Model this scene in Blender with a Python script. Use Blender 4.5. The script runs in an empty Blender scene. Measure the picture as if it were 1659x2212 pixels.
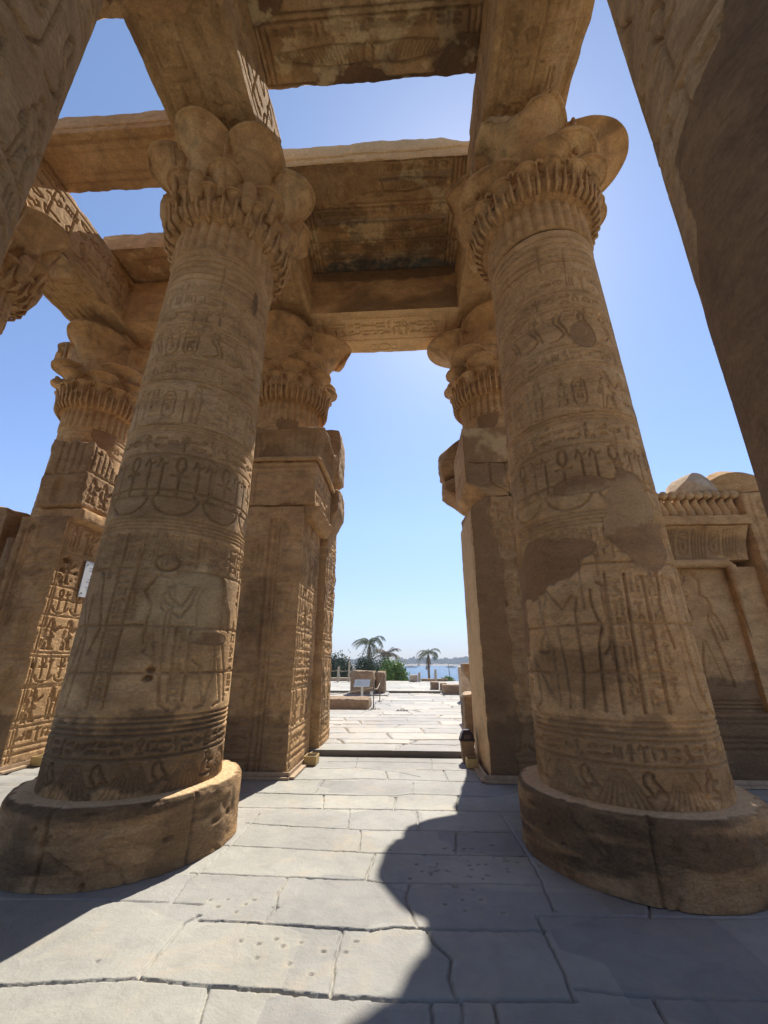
import bpy, math, random
import numpy as np
R_ = math.radians
rng = random.Random(7)
scene = bpy.context.scene
COL = scene.collection

# ------------------------------------------------------------------ camera
F, CX, CY, HC = 885.0, 829.5, 1106.0, 1.6
pitch = math.atan(319 / F); yaw = math.atan(56 / math.hypot(F, 319))
cd = bpy.data.cameras.new('camera'); cam = bpy.data.objects.new('camera', cd); COL.objects.link(cam)
cam.location = (0, 0, HC); cam.rotation_euler = (math.pi / 2 + pitch, 0, yaw)
cd.sensor_fit = 'VERTICAL'; cd.sensor_height = 36; cd.sensor_width = 27; cd.lens = F / 2212 * 36
cd.clip_start = 0.05; cd.clip_end = 6000
scene.camera = cam
# ------------------------------------------------------------------ sky and sun
AZ, EL = R_(12.5), R_(51.0)
world = bpy.data.worlds.new("World"); scene.world = world; world.use_nodes = True
nt = world.node_tree; nt.nodes.clear()
sky = nt.nodes.new('ShaderNodeTexSky'); sky.sky_type = 'NISHITA'; sky.sun_disc = False
sky.sun_elevation = EL; sky.sun_rotation = AZ; sky.air_density = 1.0; sky.dust_density = 0.25; sky.ozone_density = 1.4; sky.altitude = 200
bg = nt.nodes.new('ShaderNodeBackground'); bg.inputs['Strength'].default_value = 0.125
wo = nt.nodes.new('ShaderNodeOutputWorld')
tc = nt.nodes.new('ShaderNodeTexCoord'); sx = nt.nodes.new('ShaderNodeSeparateXYZ'); nt.links.new(tc.outputs['Generated'], sx.inputs[0])
rp = nt.nodes.new('ShaderNodeValToRGB'); nt.links.new(sx.outputs[2], rp.inputs[0])
for e_, (p_, c_) in zip([rp.color_ramp.elements[0], rp.color_ramp.elements[1], rp.color_ramp.elements.new(.12), rp.color_ramp.elements.new(.3)], ((0, (.40, .45, .62, 1)), (1, (.86, .95, 1, 1)), (.12, (.60, .62, .80, 1)), (.3, (.80, .83, .97, 1)))): e_.position = p_; e_.color = c_
mx = nt.nodes.new('ShaderNodeMix'); mx.data_type = 'RGBA'; mx.blend_type = 'MULTIPLY'; mx.inputs[0].default_value = 1
nt.links.new(sky.outputs[0], mx.inputs[6]); nt.links.new(rp.outputs[0], mx.inputs[7]); nt.links.new(mx.outputs[2], bg.inputs[0]); nt.links.new(bg.outputs[0], wo.inputs[0])
sd = bpy.data.lights.new('sun', 'SUN'); sd.energy = 5.0; sd.angle = R_(0.53); sd.color = (1, .95, .87)
sun = bpy.data.objects.new('sun', sd); COL.objects.link(sun)
sun.rotation_euler = (math.pi / 2 - EL, 0, math.pi - AZ)
sun.location = (10, 40, 40)
scene.view_settings.view_transform = 'Standard'; scene.view_settings.look = 'None'
scene.view_settings.exposure = 0.7; scene.view_settings.gamma = 1.0
scene.cycles.max_bounces = 8; scene.cycles.diffuse_bounces = 5

# ------------------------------------------------------------------ noise
def _h(ix, iy, iz, seed):
    n = (ix * 374761393 + iy * 668265263 + iz * 2147483647 + seed * 974634777) & 0xffffffff
    n = ((n ^ (n >> 13)) * 1274126177) & 0xffffffff
    n = n ^ (n >> 16)
    return (n & 0xffff).astype(np.float32) / 32767.5 - 1.0
def vnoise(P, scale, seed=0):
    Q = np.asarray(P, np.float64) * scale + 1000.0
    I = np.floor(Q).astype(np.int64); f = (Q - I).astype(np.float32); f = f * f * (3 - 2 * f)
    x, y, z = I[..., 0], I[..., 1], I[..., 2]; fx, fy, fz = f[..., 0], f[..., 1], f[..., 2]
    r = 0
    for dx in (0, 1):
        for dy in (0, 1):
            for dz in (0, 1):
                w = (fx if dx else 1 - fx) * (fy if dy else 1 - fy) * (fz if dz else 1 - fz)
                r = r + w * _h(x + dx, y + dy, z + dz, seed)
    return r
def fbm(P, scale, octv=4, seed=0, gain=.5):
    r = 0; a = 1.; t = 0
    for k in range(octv):
        r = r + a * vnoise(P, scale * 2 ** k, seed + k * 17); t += a; a *= gain
    return r / t
def sstep(a, b, x):
    t = np.clip((x - a) / (b - a), 0, 1); return t * t * (3 - 2 * t)

# ------------------------------------------------------------------ relief canvas (metres); carved depth and material masks
class Cv:
    def __init__(s, w, h, res=.015):
        s.w, s.h = w, h; s.nx = max(2, int(round(w / res)) + 1); s.ny = max(2, int(round(h / res)) + 1)
        s.dx = w / (s.nx - 1); s.dy = h / (s.ny - 1)
        s.H = np.zeros((s.ny, s.nx), np.float32); s.M = np.zeros((s.ny, s.nx, 4), np.float32)
        s.X, s.Y = np.meshgrid(np.linspace(0, w, s.nx), np.linspace(0, h, s.ny))
    def win(s, x0, y0, x1, y1, m):
        i0 = max(0, int((min(x0, x1) - m) / s.dx)); i1 = min(s.nx, int((max(x0, x1) + m) / s.dx) + 2)
        j0 = max(0, int((min(y0, y1) - m) / s.dy)); j1 = min(s.ny, int((max(y0, y1) + m) / s.dy) + 2)
        return slice(j0, j1), slice(i0, i1)
    def seg(s, x0, y0, x1, y1, w=.014, d=.012):
        w = max(w * .72, .95 * s.dx); d *= 1.4
        W = s.win(x0, y0, x1, y1, w * 1.5)
        X = s.X[W]; Y = s.Y[W]
        if X.size == 0: return
        vx, vy = x1 - x0, y1 - y0; L = vx * vx + vy * vy + 1e-9
        t = np.clip(((X - x0) * vx + (Y - y0) * vy) / L, 0, 1)
        D = np.hypot(X - x0 - t * vx, Y - y0 - t * vy)
        s.H[W] = np.maximum(s.H[W], d * sstep(1.4 * w, .35 * w, D))
    def poly(s, pts, w=.014, d=.012, closed=False):
        n = len(pts)
        for i in range(n if closed else n - 1):
            a, b = pts[i], pts[(i + 1) % n]; s.seg(a[0], a[1], b[0], b[1], w, d)
    def fill(s, pts, d=.008, bulge=0.):
        P = np.array(pts); W = s.win(P[:, 0].min(), P[:, 1].min(), P[:, 0].max(), P[:, 1].max(), .01); X = s.X[W]; Y = s.Y[W]
        if X.size == 0: return
        ins = np.zeros(X.shape, bool); n = len(P)
        for i in range(n):
            x0, y0 = P[i]; x1, y1 = P[(i + 1) % n]
            if y0 != y1: ins ^= ((y0 > Y) != (y1 > Y)) & (X < (x1 - x0) * (Y - y0) / (y1 - y0) + x0)
        s.H[W] = np.where(ins, np.maximum(s.H[W], d), s.H[W])
    def ell(s, cx, cy, rx, ry, w=.014, d=.012, a0=0, a1=360, n=18):
        k = max(4, int(n * abs(a1 - a0) / 360))
        s.poly([(cx + rx * math.cos(R_(a0 + (a1 - a0) * i / k)), cy + ry * math.sin(R_(a0 + (a1 - a0) * i / k))) for i in range(k + 1)], w, d)
    def hl(s, y, w=.012, d=.012): s.seg(0, y, s.w, y, w, d)
    def jline(s, pts, w=.012, d=.02, jit=.01, step=.12, r=rng, sand=0):
        P = [pts[0]]
        for a, b in zip(pts, pts[1:]):
            L = math.hypot(b[0] - a[0], b[1] - a[1]); n = max(1, int(L / step))
            for i in range(1, n + 1):
                t = i / n; q = (a[0] + (b[0] - a[0]) * t + r.uniform(-jit, jit), a[1] + (b[1] - a[1]) * t + r.uniform(-jit, jit)); P.append(q)
        k = 1.
        for a, b in zip(P, P[1:]):
            k = min(1.35, max(.5, k + r.uniform(-.22, .22))); s.seg(a[0], a[1], b[0], b[1], w * k, d * min(1.2, k))
            if sand:
                W = s.win(a[0], a[1], b[0], b[1], sand * 2)
                D = np.hypot(s.X[W] - (a[0] + b[0]) / 2, s.Y[W] - (a[1] + b[1]) / 2)
                s.M[W + (3,)] = np.maximum(s.M[W + (3,)], sstep(sand * 2, sand * .3, D) * r.uniform(.1, .9))
    def hole(s, x, y, rx, ry, d=.05):
        W = s.win(x, y, x, y, max(rx, ry) * 1.6)
        D = np.hypot((s.X[W] - x) / rx, (s.Y[W] - y) / ry)
        s.H[W] = np.maximum(s.H[W], d * sstep(1.25, .6, D))
    def area(s, ch, x, y, rx, ry, amt=1., rough=.5, seed=1, soft=.12, fr=4.):
        """organic patch in mask channel ch"""
        D = np.hypot((s.X - x) / rx, (s.Y - y) / ry)
        N = fbm(np.stack([s.X, s.Y, s.X * 0 + seed * 3.7], -1), fr, 4, seed, .6)
        v = amt * sstep(1 + soft, 1 - soft, D + rough * N)
        s.M[..., ch] = np.maximum(s.M[..., ch], v)
    def noise_area(s, ch, thr, amt, fr=1., seed=3, soft=.2, sy=1.):
        N = fbm(np.stack([s.X, s.Y * sy, s.X * 0 + seed * 5.1], -1), fr, 5, seed, .6)
        s.M[..., ch] = np.maximum(s.M[..., ch], amt * sstep(thr - soft, thr + soft, N))

GL = {
 'bird': [[(.1,.05),(.4,.05),(.32,.25),(.12,.5),(.15,.85),(.35,.97),(.52,.85),(.5,.7),(.75,.4),(.97,.12),(.6,.28),(.42,.05)]],
 'reed': [[(.42,0),(.42,.6),(.3,.8),(.5,1),(.68,.8),(.56,.6),(.56,0)]],
 'water': [[(0,.4),(.12,.6),(.25,.4),(.38,.6),(.5,.4),(.62,.6),(.75,.4),(.88,.6),(1,.4)]],
 'loaf': [[(.15,.25),(.2,.5),(.5,.72),(.8,.5),(.85,.25),(.15,.25)]],
 'basket': [[(.0,.65),(1,.65),(.85,.35),(.5,.2),(.15,.35),(0,.65)]],
 'eye': [[(0,.5),(.3,.68),(.7,.68),(1,.5),(.7,.32),(.3,.32),(0,.5)],[(.42,.5),(.5,.6),(.58,.5),(.5,.4),(.42,.5)]],
 'mouth': [[(0,.5),(.5,.7),(1,.5),(.5,.35),(0,.5)]],
 'snake': [[(0,.2),(.2,.4),(.4,.2),(.6,.4),(.8,.2),(1,.5),(.9,.75),(.75,.7)]],
 'cobra': [[(.1,0),(.5,.05),(.75,.2),(.6,.45),(.35,.65),(.35,.9),(.55,1),(.7,.9),(.6,.7),(.85,.4),(.95,.1)]],
 'ankh': [[(.5,0),(.5,.55)],[(.15,.52),(.85,.52)],[(.5,.55),(.3,.75),(.35,.95),(.5,1),(.65,.95),(.7,.75),(.5,.55)]],
 'was': [[(.4,0),(.5,.05),(.6,0)],[(.5,.05),(.5,.85),(.3,1),(.15,.8)],[(.5,.85),(.8,.9)]],
 'feather': [[(.4,0),(.35,.7),(.5,1),(.8,.9),(.6,.75),(.55,0)]],
 'house': [[(.05,.2),(.05,.8),(.95,.8),(.95,.2),(.6,.2)]],
 'rect': [[(.1,.35),(.9,.35),(.9,.65),(.1,.65),(.1,.35)],[(.3,.35),(.3,.65)],[(.5,.35),(.5,.65)],[(.7,.35),(.7,.65)]],
 'man': [[(.15,0),(.9,0),(.85,.2),(.5,.3),(.55,.5),(.9,.6),(.5,.65),(.6,.85),(.45,1),(.3,.9),(.35,.7),(.15,.5),(.15,0)]],
 'leg': [[(.3,1),(.35,.2),(.8,.15),(.8,0),(.2,0),(.15,.9)]],
 'arm': [[(0,.5),(.7,.5),(.8,.7),(1,.65),(.9,.45),(.7,.35),(0,.38)]],
 'strokes': [[(.2,.2),(.2,.8)],[(.5,.2),(.5,.8)],[(.8,.2),(.8,.8)]],
 'plant': [[(.5,0),(.5,1)],[(.5,.5),(.15,.85)],[(.5,.5),(.85,.85)],[(.2,0),(.8,0)]],
 'throne': [[(.1,0),(.9,0),(.9,.5),(.5,.5),(.5,1),(.1,1),(.1,0)]],
}
GK = list(GL)
def glyph(cv, k, x, y, w, h, sw=.011, d=.012):
    if k == 'disk':
        cv.ell(x + w / 2, y + h / 2, min(w, h) * .4, min(w, h) * .4, sw, d); return
    for pl in GL[k]: cv.poly([(x + a * w, y + b * h) for a, b in pl], sw, d)
WIDE = ('water', 'basket', 'eye', 'mouth', 'rect', 'arm', 'snake', 'loaf')
def textrow(cv, x0, x1, y, h, r, sw=.011, d=.012, skip=0.):
    x = x0
    while x < x1 - h * .4:
        if r.random() < skip: x += h * .5; continue
        w = h * r.uniform(.5, .85)
        if r.random() < .4:
            a, b = r.choice(WIDE), r.choice(WIDE)
            glyph(cv, a, x, y + h * .5, w, h * .48, sw, d); glyph(cv, b, x, y, w, h * .48, sw, d)
        else:
            glyph(cv, r.choice(GK), x, y + h * .04, w, h * .92, sw, d)
        x += w + h * .14
def textcol(cv, x, w, y0, y1, r, sw=.011, d=.012):
    y = y1
    while y > y0 + w * .5:
        k = r.choice(GK); h = w * (.5 if k in WIDE else r.uniform(.8, 1.1))
        if y - h < y0: break
        if k not in WIDE and r.random() < .4:
            glyph(cv, k, x, y - h, w * .45, h, sw, d); glyph(cv, r.choice(GK), x + w * .52, y - h, w * .42, h, sw, d)
        else: glyph(cv, k, x + w * .06, y - h, w * .88, h, sw, d)
        y -= h + w * .12
def cartouche(cv, x, y, w, h, r, sw=.012, d=.014):
    cv.poly([(x, y + w * .4), (x, y + h - w * .4), (x + w * .25, y + h), (x + w * .75, y + h), (x + w, y + h - w * .4), (x + w, y + w * .4), (x + w * .75, y), (x + w * .25, y)], sw, d, True)
    cv.seg(x, y - w * .12, x + w, y - w * .12, sw, d)
    textcol(cv, x + w * .2, w * .6, y + w * .25, y + h - w * .25, r, sw * .85, d)
KING = [(-.02,1.0),(.05,.99),(.08,.93),(.11,.89),(.13,.86),(.10,.84),(.07,.82),(.07,.79),(.14,.77),(.18,.70),(.24,.62),(.34,.70),(.40,.76),(.42,.74),(.34,.64),(.25,.56),(.17,.62),(.10,.68),
        (.08,.58),(.10,.53),(.22,.40),(.12,.395),(.14,.22),(.17,.05),(.28,.01),(.11,.0),(.08,.2),(.03,.38),(.0,.385),(-.04,.2),(-.08,.05),(.0,.01),(-.16,.0),(-.14,.2),(-.10,.42),(-.07,.56),(-.10,.66),(-.16,.60),(-.20,.48),(-.21,.40),(-.17,.39),(-.15,.47),(-.11,.58)]
KING2 = [(-.11,.58),(-.13,.70),(-.11,.77),(-.05,.80),(-.06,.85),(-.08,.93),(-.02,1.0)]
QUEEN = [(.0,.86),(.05,.85),(.08,.80),(.10,.77),(.06,.75),(.05,.71),(.11,.68),(.16,.60),(.28,.58),(.28,.56),(.15,.55),(.09,.58),(.07,.50),(.09,.42),(.08,.25),(.07,.04),(.14,.0),(-.05,.0),(-.06,.25),(-.09,.42),(-.07,.52),(-.12,.62),(-.11,.69),(-.05,.72),(-.08,.80),(-.0,.86)]
def figure(cv, x, y, h, kind='king', flip=1, w=.017, d=.022):
    f = lambda L: [(x + flip * a * h, y + b * h) for a, b in L]
    if kind == 'king':
        cv.fill(f(KING + KING2), d * .55); cv.poly(f(KING + KING2), w, d); cv.poly(f([(-.07,.56),(.08,.57)]), w * .7, d * .6); cv.poly(f([(-.09,.42),(.10,.53)]), w * .6, d * .5)
        cv.poly(f([(-.06,.85),(.08,.86)]), w * .6, d * .5)
    else:
        cv.fill(f(QUEEN), d * .55); cv.poly(f(QUEEN), w, d); cv.ell(x, y + h * .93, h * .06, h * .06, w, d)
        cv.poly(f([(.26,.0),(.26,.82),(.32,.86)]), w * .8, d * .8)

# ------------------------------------------------------------------ mesh builder
class MB:
    def __init__(s): s.V = []; s.Q = []; s.T = []; s.M = []; s.n = 0
    def verts(s, P, M=None):
        P = np.asarray(P, np.float32).reshape(-1, 3); s.V.append(P)
        s.M.append(np.zeros((len(P), 4), np.float32) if M is None else np.asarray(M, np.float32).reshape(-1, 4))
        o = s.n; s.n += len(P); return o
    def grid(s, P, M=None, flip=False, wrap=False):
        m, n = P.shape[:2]; o = s.verts(P, M)
        idx = np.arange(m * n).reshape(m, n) + o
        if wrap: idx = np.concatenate([idx, idx[:, :1]], 1)
        a, b, c, d = idx[:-1, :-1].ravel(), idx[:-1, 1:].ravel(), idx[1:, 1:].ravel(), idx[1:, :-1].ravel()
        s.Q.append(np.stack([a, d, c, b] if flip else [a, b, c, d], 1))
    def quads(s, P, Q, M=None):
        o = s.verts(P, M); s.Q.append(np.asarray(Q).reshape(-1, 4) + o)
    def tris(s, P, T, M=None):
        o = s.verts(P, M); s.T.append(np.asarray(T).reshape(-1, 3) + o)
    def tube(s, pts, rad, n=8, cap=True):
        pts = np.asarray(pts, float); m = len(pts); rad = np.broadcast_to(np.asarray(rad, float), (m,))
        T = np.gradient(pts, axis=0); T /= np.linalg.norm(T, axis=1)[:, None] + 1e-9
        up = np.array([0, 0, 1.]) if abs(T[0][2]) < .9 else np.array([1., 0, 0])
        rows = []
        for i in range(m):
            a = np.cross(T[i], up); a /= np.linalg.norm(a) + 1e-9; b = np.cross(T[i], a)
            th = np.linspace(0, 2 * np.pi, n, endpoint=False)
            rows.append(pts[i] + rad[i] * (np.cos(th)[:, None] * a + np.sin(th)[:, None] * b))
        P = np.stack(rows)
        if cap: P = np.concatenate([pts[0] + 0 * P[:1], P, pts[-1] + 0 * P[:1]], 0)
        s.grid(P, wrap=True)
    def lathe(s, prof, n=32, c=(0, 0), M=None):
        th = np.linspace(0, 2 * np.pi, n, endpoint=False)
        P = np.stack([np.stack([c[0] + r * np.cos(th), c[1] + r * np.sin(th), np.full(n, z)], 1) for r, z in prof])
        s.grid(P, M, wrap=True)
    def obj(s, name, mat, parent=None, smooth=True, loc=None, rot=None):
        V = np.concatenate(s.V); M = np.concatenate(s.M)
        Q = np.concatenate(s.Q) if s.Q else np.zeros((0, 4), int); T = np.concatenate(s.T) if s.T else np.zeros((0, 3), int)
        me = bpy.data.meshes.new(name); me.vertices.add(len(V)); me.vertices.foreach_set('co', V.ravel())
        nl = len(Q) * 4 + len(T) * 3; me.loops.add(nl); me.polygons.add(len(Q) + len(T))
        me.loops.foreach_set('vertex_index', np.concatenate([Q.ravel(), T.ravel()]).astype(np.int32))
        st = np.concatenate([np.arange(len(Q)) * 4, len(Q) * 4 + np.arange(len(T)) * 3]).astype(np.int32)
        me.polygons.foreach_set('loop_start', st)
        me.polygons.foreach_set('use_smooth', np.full(len(Q) + len(T), smooth))
        me.update(calc_edges=True)
        if True:
            at = me.attributes.new('mask', 'FLOAT_COLOR', 'POINT'); at.data.foreach_set('color', M.ravel())
        me.materials.append(mat)
        o = bpy.data.objects.new(name, me); COL.objects.link(o)
        if parent is not None: o.parent = parent
        if loc is not None: o.location = loc
        if rot is not None: o.rotation_euler = rot
        return o
def thing(name, label, cat, loc=(0, 0, 0), group=None):
    o = bpy.data.objects.new(name, None); COL.objects.link(o); o.location = loc; o.empty_display_size = .2
    o['label'] = label; o['category'] = cat
    o['kind'] = 'thing'
    if group: o['group'] = group
    return o
def tag(o, label=None, cat=None, group=None, kind=None):
    if label: o['label'] = label
    if cat: o['category'] = cat
    if group: o['group'] = group
    o['kind'] = kind or 'thing'
    return o

def rockbox(mb, x0, x1, y0, y1, z0, z1, res=.06, wear=.02, rw=.05, amp=.01, seed=1, faces=None, fn=None, skip=(), sc=1.5, maskfn=None, cuts=0, cd=.9):
    """a block of stone: worn edges, uneven faces, relief canvases on named faces"""
    faces = faces or {}; rs = np.random.RandomState(seed); rw = rw * .6
    CU = []
    for k in range(cuts):
        n_ = rs.normal(size=3); n_ /= np.linalg.norm(n_); CU.append((n_, np.abs(n_).sum() * rs.uniform(cd - .12, cd + .06)))
    lo = np.array([x0, y0, z0]); hi = np.array([x1, y1, z1]); sz = hi - lo
    for ax, sg in ((0, -1), (0, 1), (1, -1), (1, 1), (2, -1), (2, 1)):
        nm = '-+'[sg > 0] + 'xyz'[ax]
        if nm in skip: continue
        u, v = [a for a in range(3) if a != ax]
        cv = faces.get(nm)
        nu = cv.nx if cv else max(2, int(math.ceil(sz[u] / res)) + 1); nv = cv.ny if cv else max(2, int(math.ceil(sz[v] / res)) + 1)
        U, W = np.meshgrid(np.linspace(0, sz[u], nu), np.linspace(0, sz[v], nv))
        P = np.zeros((nv, nu, 3)); P[..., u] = lo[u] + U; P[..., v] = lo[v] + W; P[..., ax] = hi[ax] if sg > 0 else lo[ax]
        dlo = P - lo; dhi = hi - P; d = np.minimum(dlo, dhi); sgn = np.where(dhi < dlo, 1., -1.)
        e = np.exp(-d / rw)
        nn = .45 + .75 * fbm(P, 1.3 / max(.12, rw * 6), 3, seed + 5)
        nn = np.clip(nn, 0.05, 2)[..., None]
        oth = np.stack([np.maximum(e[..., 1], e[..., 2]), np.maximum(e[..., 0], e[..., 2]), np.maximum(e[..., 0], e[..., 1])], -1)
        D = -sgn * wear * e * oth * nn
        N = np.stack([fbm(P, sc, 4, seed + 31 * k, .55) for k in range(3)], -1) * amp
        Mk = np.zeros((nv, nu, 4), np.float32)
        if cv:
            fade = np.clip(np.minimum(np.minimum(U, sz[u] - U), np.minimum(W, sz[v] - W)) / .03, 0, 1)
            Hc = cv.H * (1 - cv.M[..., 0] * .93) * fade + cv.M[..., 0] * -.004 * fade
            D[..., ax] -= sg * Hc
            Mk = cv.M
        elif maskfn: Mk = maskfn(P)
        N = N + amp * .35 * np.stack([fbm(P, sc * 9, 3, seed + 77 + 31 * k, .6) for k in range(3)], -1)
        Q = P + D + N
        if CU:
            q = (Q - (lo + hi) / 2) / (sz / 2)
            for n_, c_ in CU: q = q - np.maximum(0, (q * n_).sum(-1, keepdims=True) - c_) * n_
            Q = (lo + hi) / 2 + q * sz / 2
        if fn: Q = fn(Q)
        mb.grid(Q, Mk, flip=(sg > 0) == (ax == 1))

# ------------------------------------------------------------------ materials
def newmat(name):
    m = bpy.data.materials.new(name); m.use_nodes = True; t = m.node_tree; t.nodes.clear()
    o = t.nodes.new('ShaderNodeOutputMaterial'); b = t.nodes.new('ShaderNodeBsdfPrincipled'); t.links.new(b.outputs[0], o.inputs[0])
    return m, t, b
def N(t, ty, **k):
    n = t.nodes.new(ty)
    for a, v in k.items():
        if a.startswith('i_'): n.inputs[int(a[2:])].default_value = v
        else: setattr(n, a, v)
    return n
def noise(t, vec, scale, detail=6, rough=.6, dist=0.):
    n = t.nodes.new('ShaderNodeTexNoise'); n.inputs['Scale'].default_value = scale; n.inputs['Detail'].default_value = detail
    n.inputs['Roughness'].default_value = rough; n.inputs['Distortion'].default_value = dist; t.links.new(vec, n.inputs['Vector']); return n.outputs['Fac']
def ramp(t, fac, stops):
    n = t.nodes.new('ShaderNodeValToRGB'); cr = n.color_ramp
    while len(cr.elements) < len(stops): cr.elements.new(.5)
    for e, (p, c) in zip(cr.elements, stops): e.position = p; e.color = c if len(c) == 4 else (*c, 1)
    t.links.new(fac, n.inputs[0]); return n.outputs[0]
def mix(t, fac, a, b, mode='MIX'):
    n = t.nodes.new('ShaderNodeMix'); n.data_type = 'RGBA'; n.blend_type = mode
    for s, v in ((n.inputs[0], fac), (n.inputs[6], a), (n.inputs[7], b)):
        if hasattr(v, 'links') or isinstance(v, bpy.types.NodeSocket): t.links.new(v, s)
        elif isinstance(v, (int, float)): s.default_value = v
        else: s.default_value = (*v, 1) if len(v) == 3 else v
    return n.outputs[2]
def math_(t, op, a, b=None, clamp=False):
    n = t.nodes.new('ShaderNodeMath'); n.operation = op; n.use_clamp = clamp
    for s, v in zip(n.inputs, (a, b)):
        if v is None: continue
        if isinstance(v, (int, float)): s.default_value = v
        else: t.links.new(v, s)
    return n.outputs[0]
def pos(t, sc=(1, 1, 1)):
    g = t.nodes.new('ShaderNodeNewGeometry'); m = t.nodes.new('ShaderNodeMapping'); m.inputs['Scale'].default_value = sc
    t.links.new(g.outputs['Position'], m.inputs[0]); return m.outputs[0]
def bump(t, b, h, strength=.3, dist=.02):
    n = t.nodes.new('ShaderNodeBump'); n.inputs['Strength'].default_value = strength; n.inputs['Distance'].default_value = dist
    t.links.new(h, n.inputs['Height']); t.links.new(n.outputs[0], b.inputs['Normal'])
def stone(name, lo, mid, hi, plaster, stain=(.085, .06, .04), bs=.75, rough=.93, strata=1.):
    m, t, b = newmat(name)
    p = pos(t); ps = pos(t, (1, 1, 2.2))
    n1 = noise(t, ps, .9 * strata, 8, .62, .6); n2 = noise(t, p, 5, 6, .7); n3 = noise(t, p, 45, 4, .7); n4 = noise(t, ps, 2.6, 7, .7, 1.2)
    c = ramp(t, n1, [(.3, lo), (.5, mid), (.68, hi)])
    c = mix(t, .55, c, ramp(t, n2, [(.3, tuple(x * .72 for x in mid)), (.7, tuple(min(1, x * 1.22) for x in mid))]))
    at = N(t, 'ShaderNodeAttribute', attribute_name='mask'); sp = N(t, 'ShaderNodeSeparateColor'); t.links.new(at.outputs['Color'], sp.inputs[0])
    # weathered darker crust in blotches
    cr = ramp(t, n4, [(.5, (0, 0, 0)), (.68, (1, 1, 1))]); c = mix(t, math_(t, 'MULTIPLY', cr, .45), c, tuple(x * .55 for x in mid))
    n7 = noise(t, pos(t, (1, 1, 2.2)), 2.4, 8, .68, .5); c = mix(t, .4, c, mix(t, 1., c, ramp(t, n7, [(.34, (.42, .39, .36)), (.48, (.92, .92, .92)), (.66, (1.25, 1.27, 1.28))]), 'MULTIPLY'))
    pl = mix(t, .7, plaster, ramp(t, n4, [(.3, tuple(x * .65 for x in plaster)), (.7, tuple(x * 1.35 for x in plaster))]))
    c = mix(t, sp.outputs[0], c, pl)
    c = mix(t, math_(t, 'MULTIPLY', at.outputs['Alpha'], .8), c, tuple(min(1, x * 1.45) for x in hi))
    c = mix(t, math_(t, 'MULTIPLY', sp.outputs[2], ramp(t, n2, [(.35, (.3, .3, .3)), (.6, (1, 1, 1))])), c, (.10, .15, .16))
    c = mix(t, math_(t, 'MULTIPLY', sp.outputs[1], ramp(t, n2, [(.2, (.55, .55, .55)), (.6, (1, 1, 1))])), c, stain)
    c = mix(t, .4, c, mix(t, 1., c, ramp(t, noise(t, ps, 24, 8, .8, .3), [(.36, (.55, .54, .52)), (.5, (1, 1, 1)), (.64, (1.3, 1.3, 1.3))]), 'MULTIPLY'))
    c = mix(t, .5, c, mix(t, 1., c, ramp(t, n3, [(.3, (.72, .72, .72)), (.7, (1.28, 1.28, 1.28))]), 'MULTIPLY'))
    t.links.new(c, b.inputs['Base Color']); b.inputs['Roughness'].default_value = rough; b.inputs['Specular IOR Level'].default_value = .2
    n5 = noise(t, ps, 16, 8, .72, .4); n6 = noise(t, p, 34, 6, .75)
    pit = ramp(t, n6, [(.30, (0, 0, 0)), (.42, (1, 1, 1))])
    h = math_(t, 'ADD', math_(t, 'MULTIPLY', n2, .9), math_(t, 'ADD', n5, math_(t, 'MULTIPLY', n3, .35)))
    h = math_(t, 'ADD', h, math_(t, 'MULTIPLY', pit, .28))
    h = math_(t, 'MULTIPLY', h, math_(t, 'SUBTRACT', 1, math_(t, 'MULTIPLY', sp.outputs[0], .75)))
    bump(t, b, h, bs * .9, .055)
    return m
SAND = stone('sandstone', (.43, .24, .10), (.61, .37, .168), (.77, .52, .275), (.27, .155, .072))
SANDD = stone('sandstone_weathered', (.28, .15, .07), (.53, .32, .15), (.72, .49, .27), (.25, .145, .068), bs=1.)
SANDL = stone('sandstone_pale', (.46, .34, .22), (.58, .44, .29), (.68, .53, .37), (.42, .29, .19))
SOFF = stone('sandstone_ceiling', (.36, .21, .09), (.60, .38, .175), (.78, .56, .31), (.22, .125, .06), bs=.85, strata=1.6)
SANDB = stone('sandstone_outdoor', (.28, .185, .11), (.38, .265, .165), (.50, .375, .25), (.30, .20, .12), bs=1.)
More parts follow.
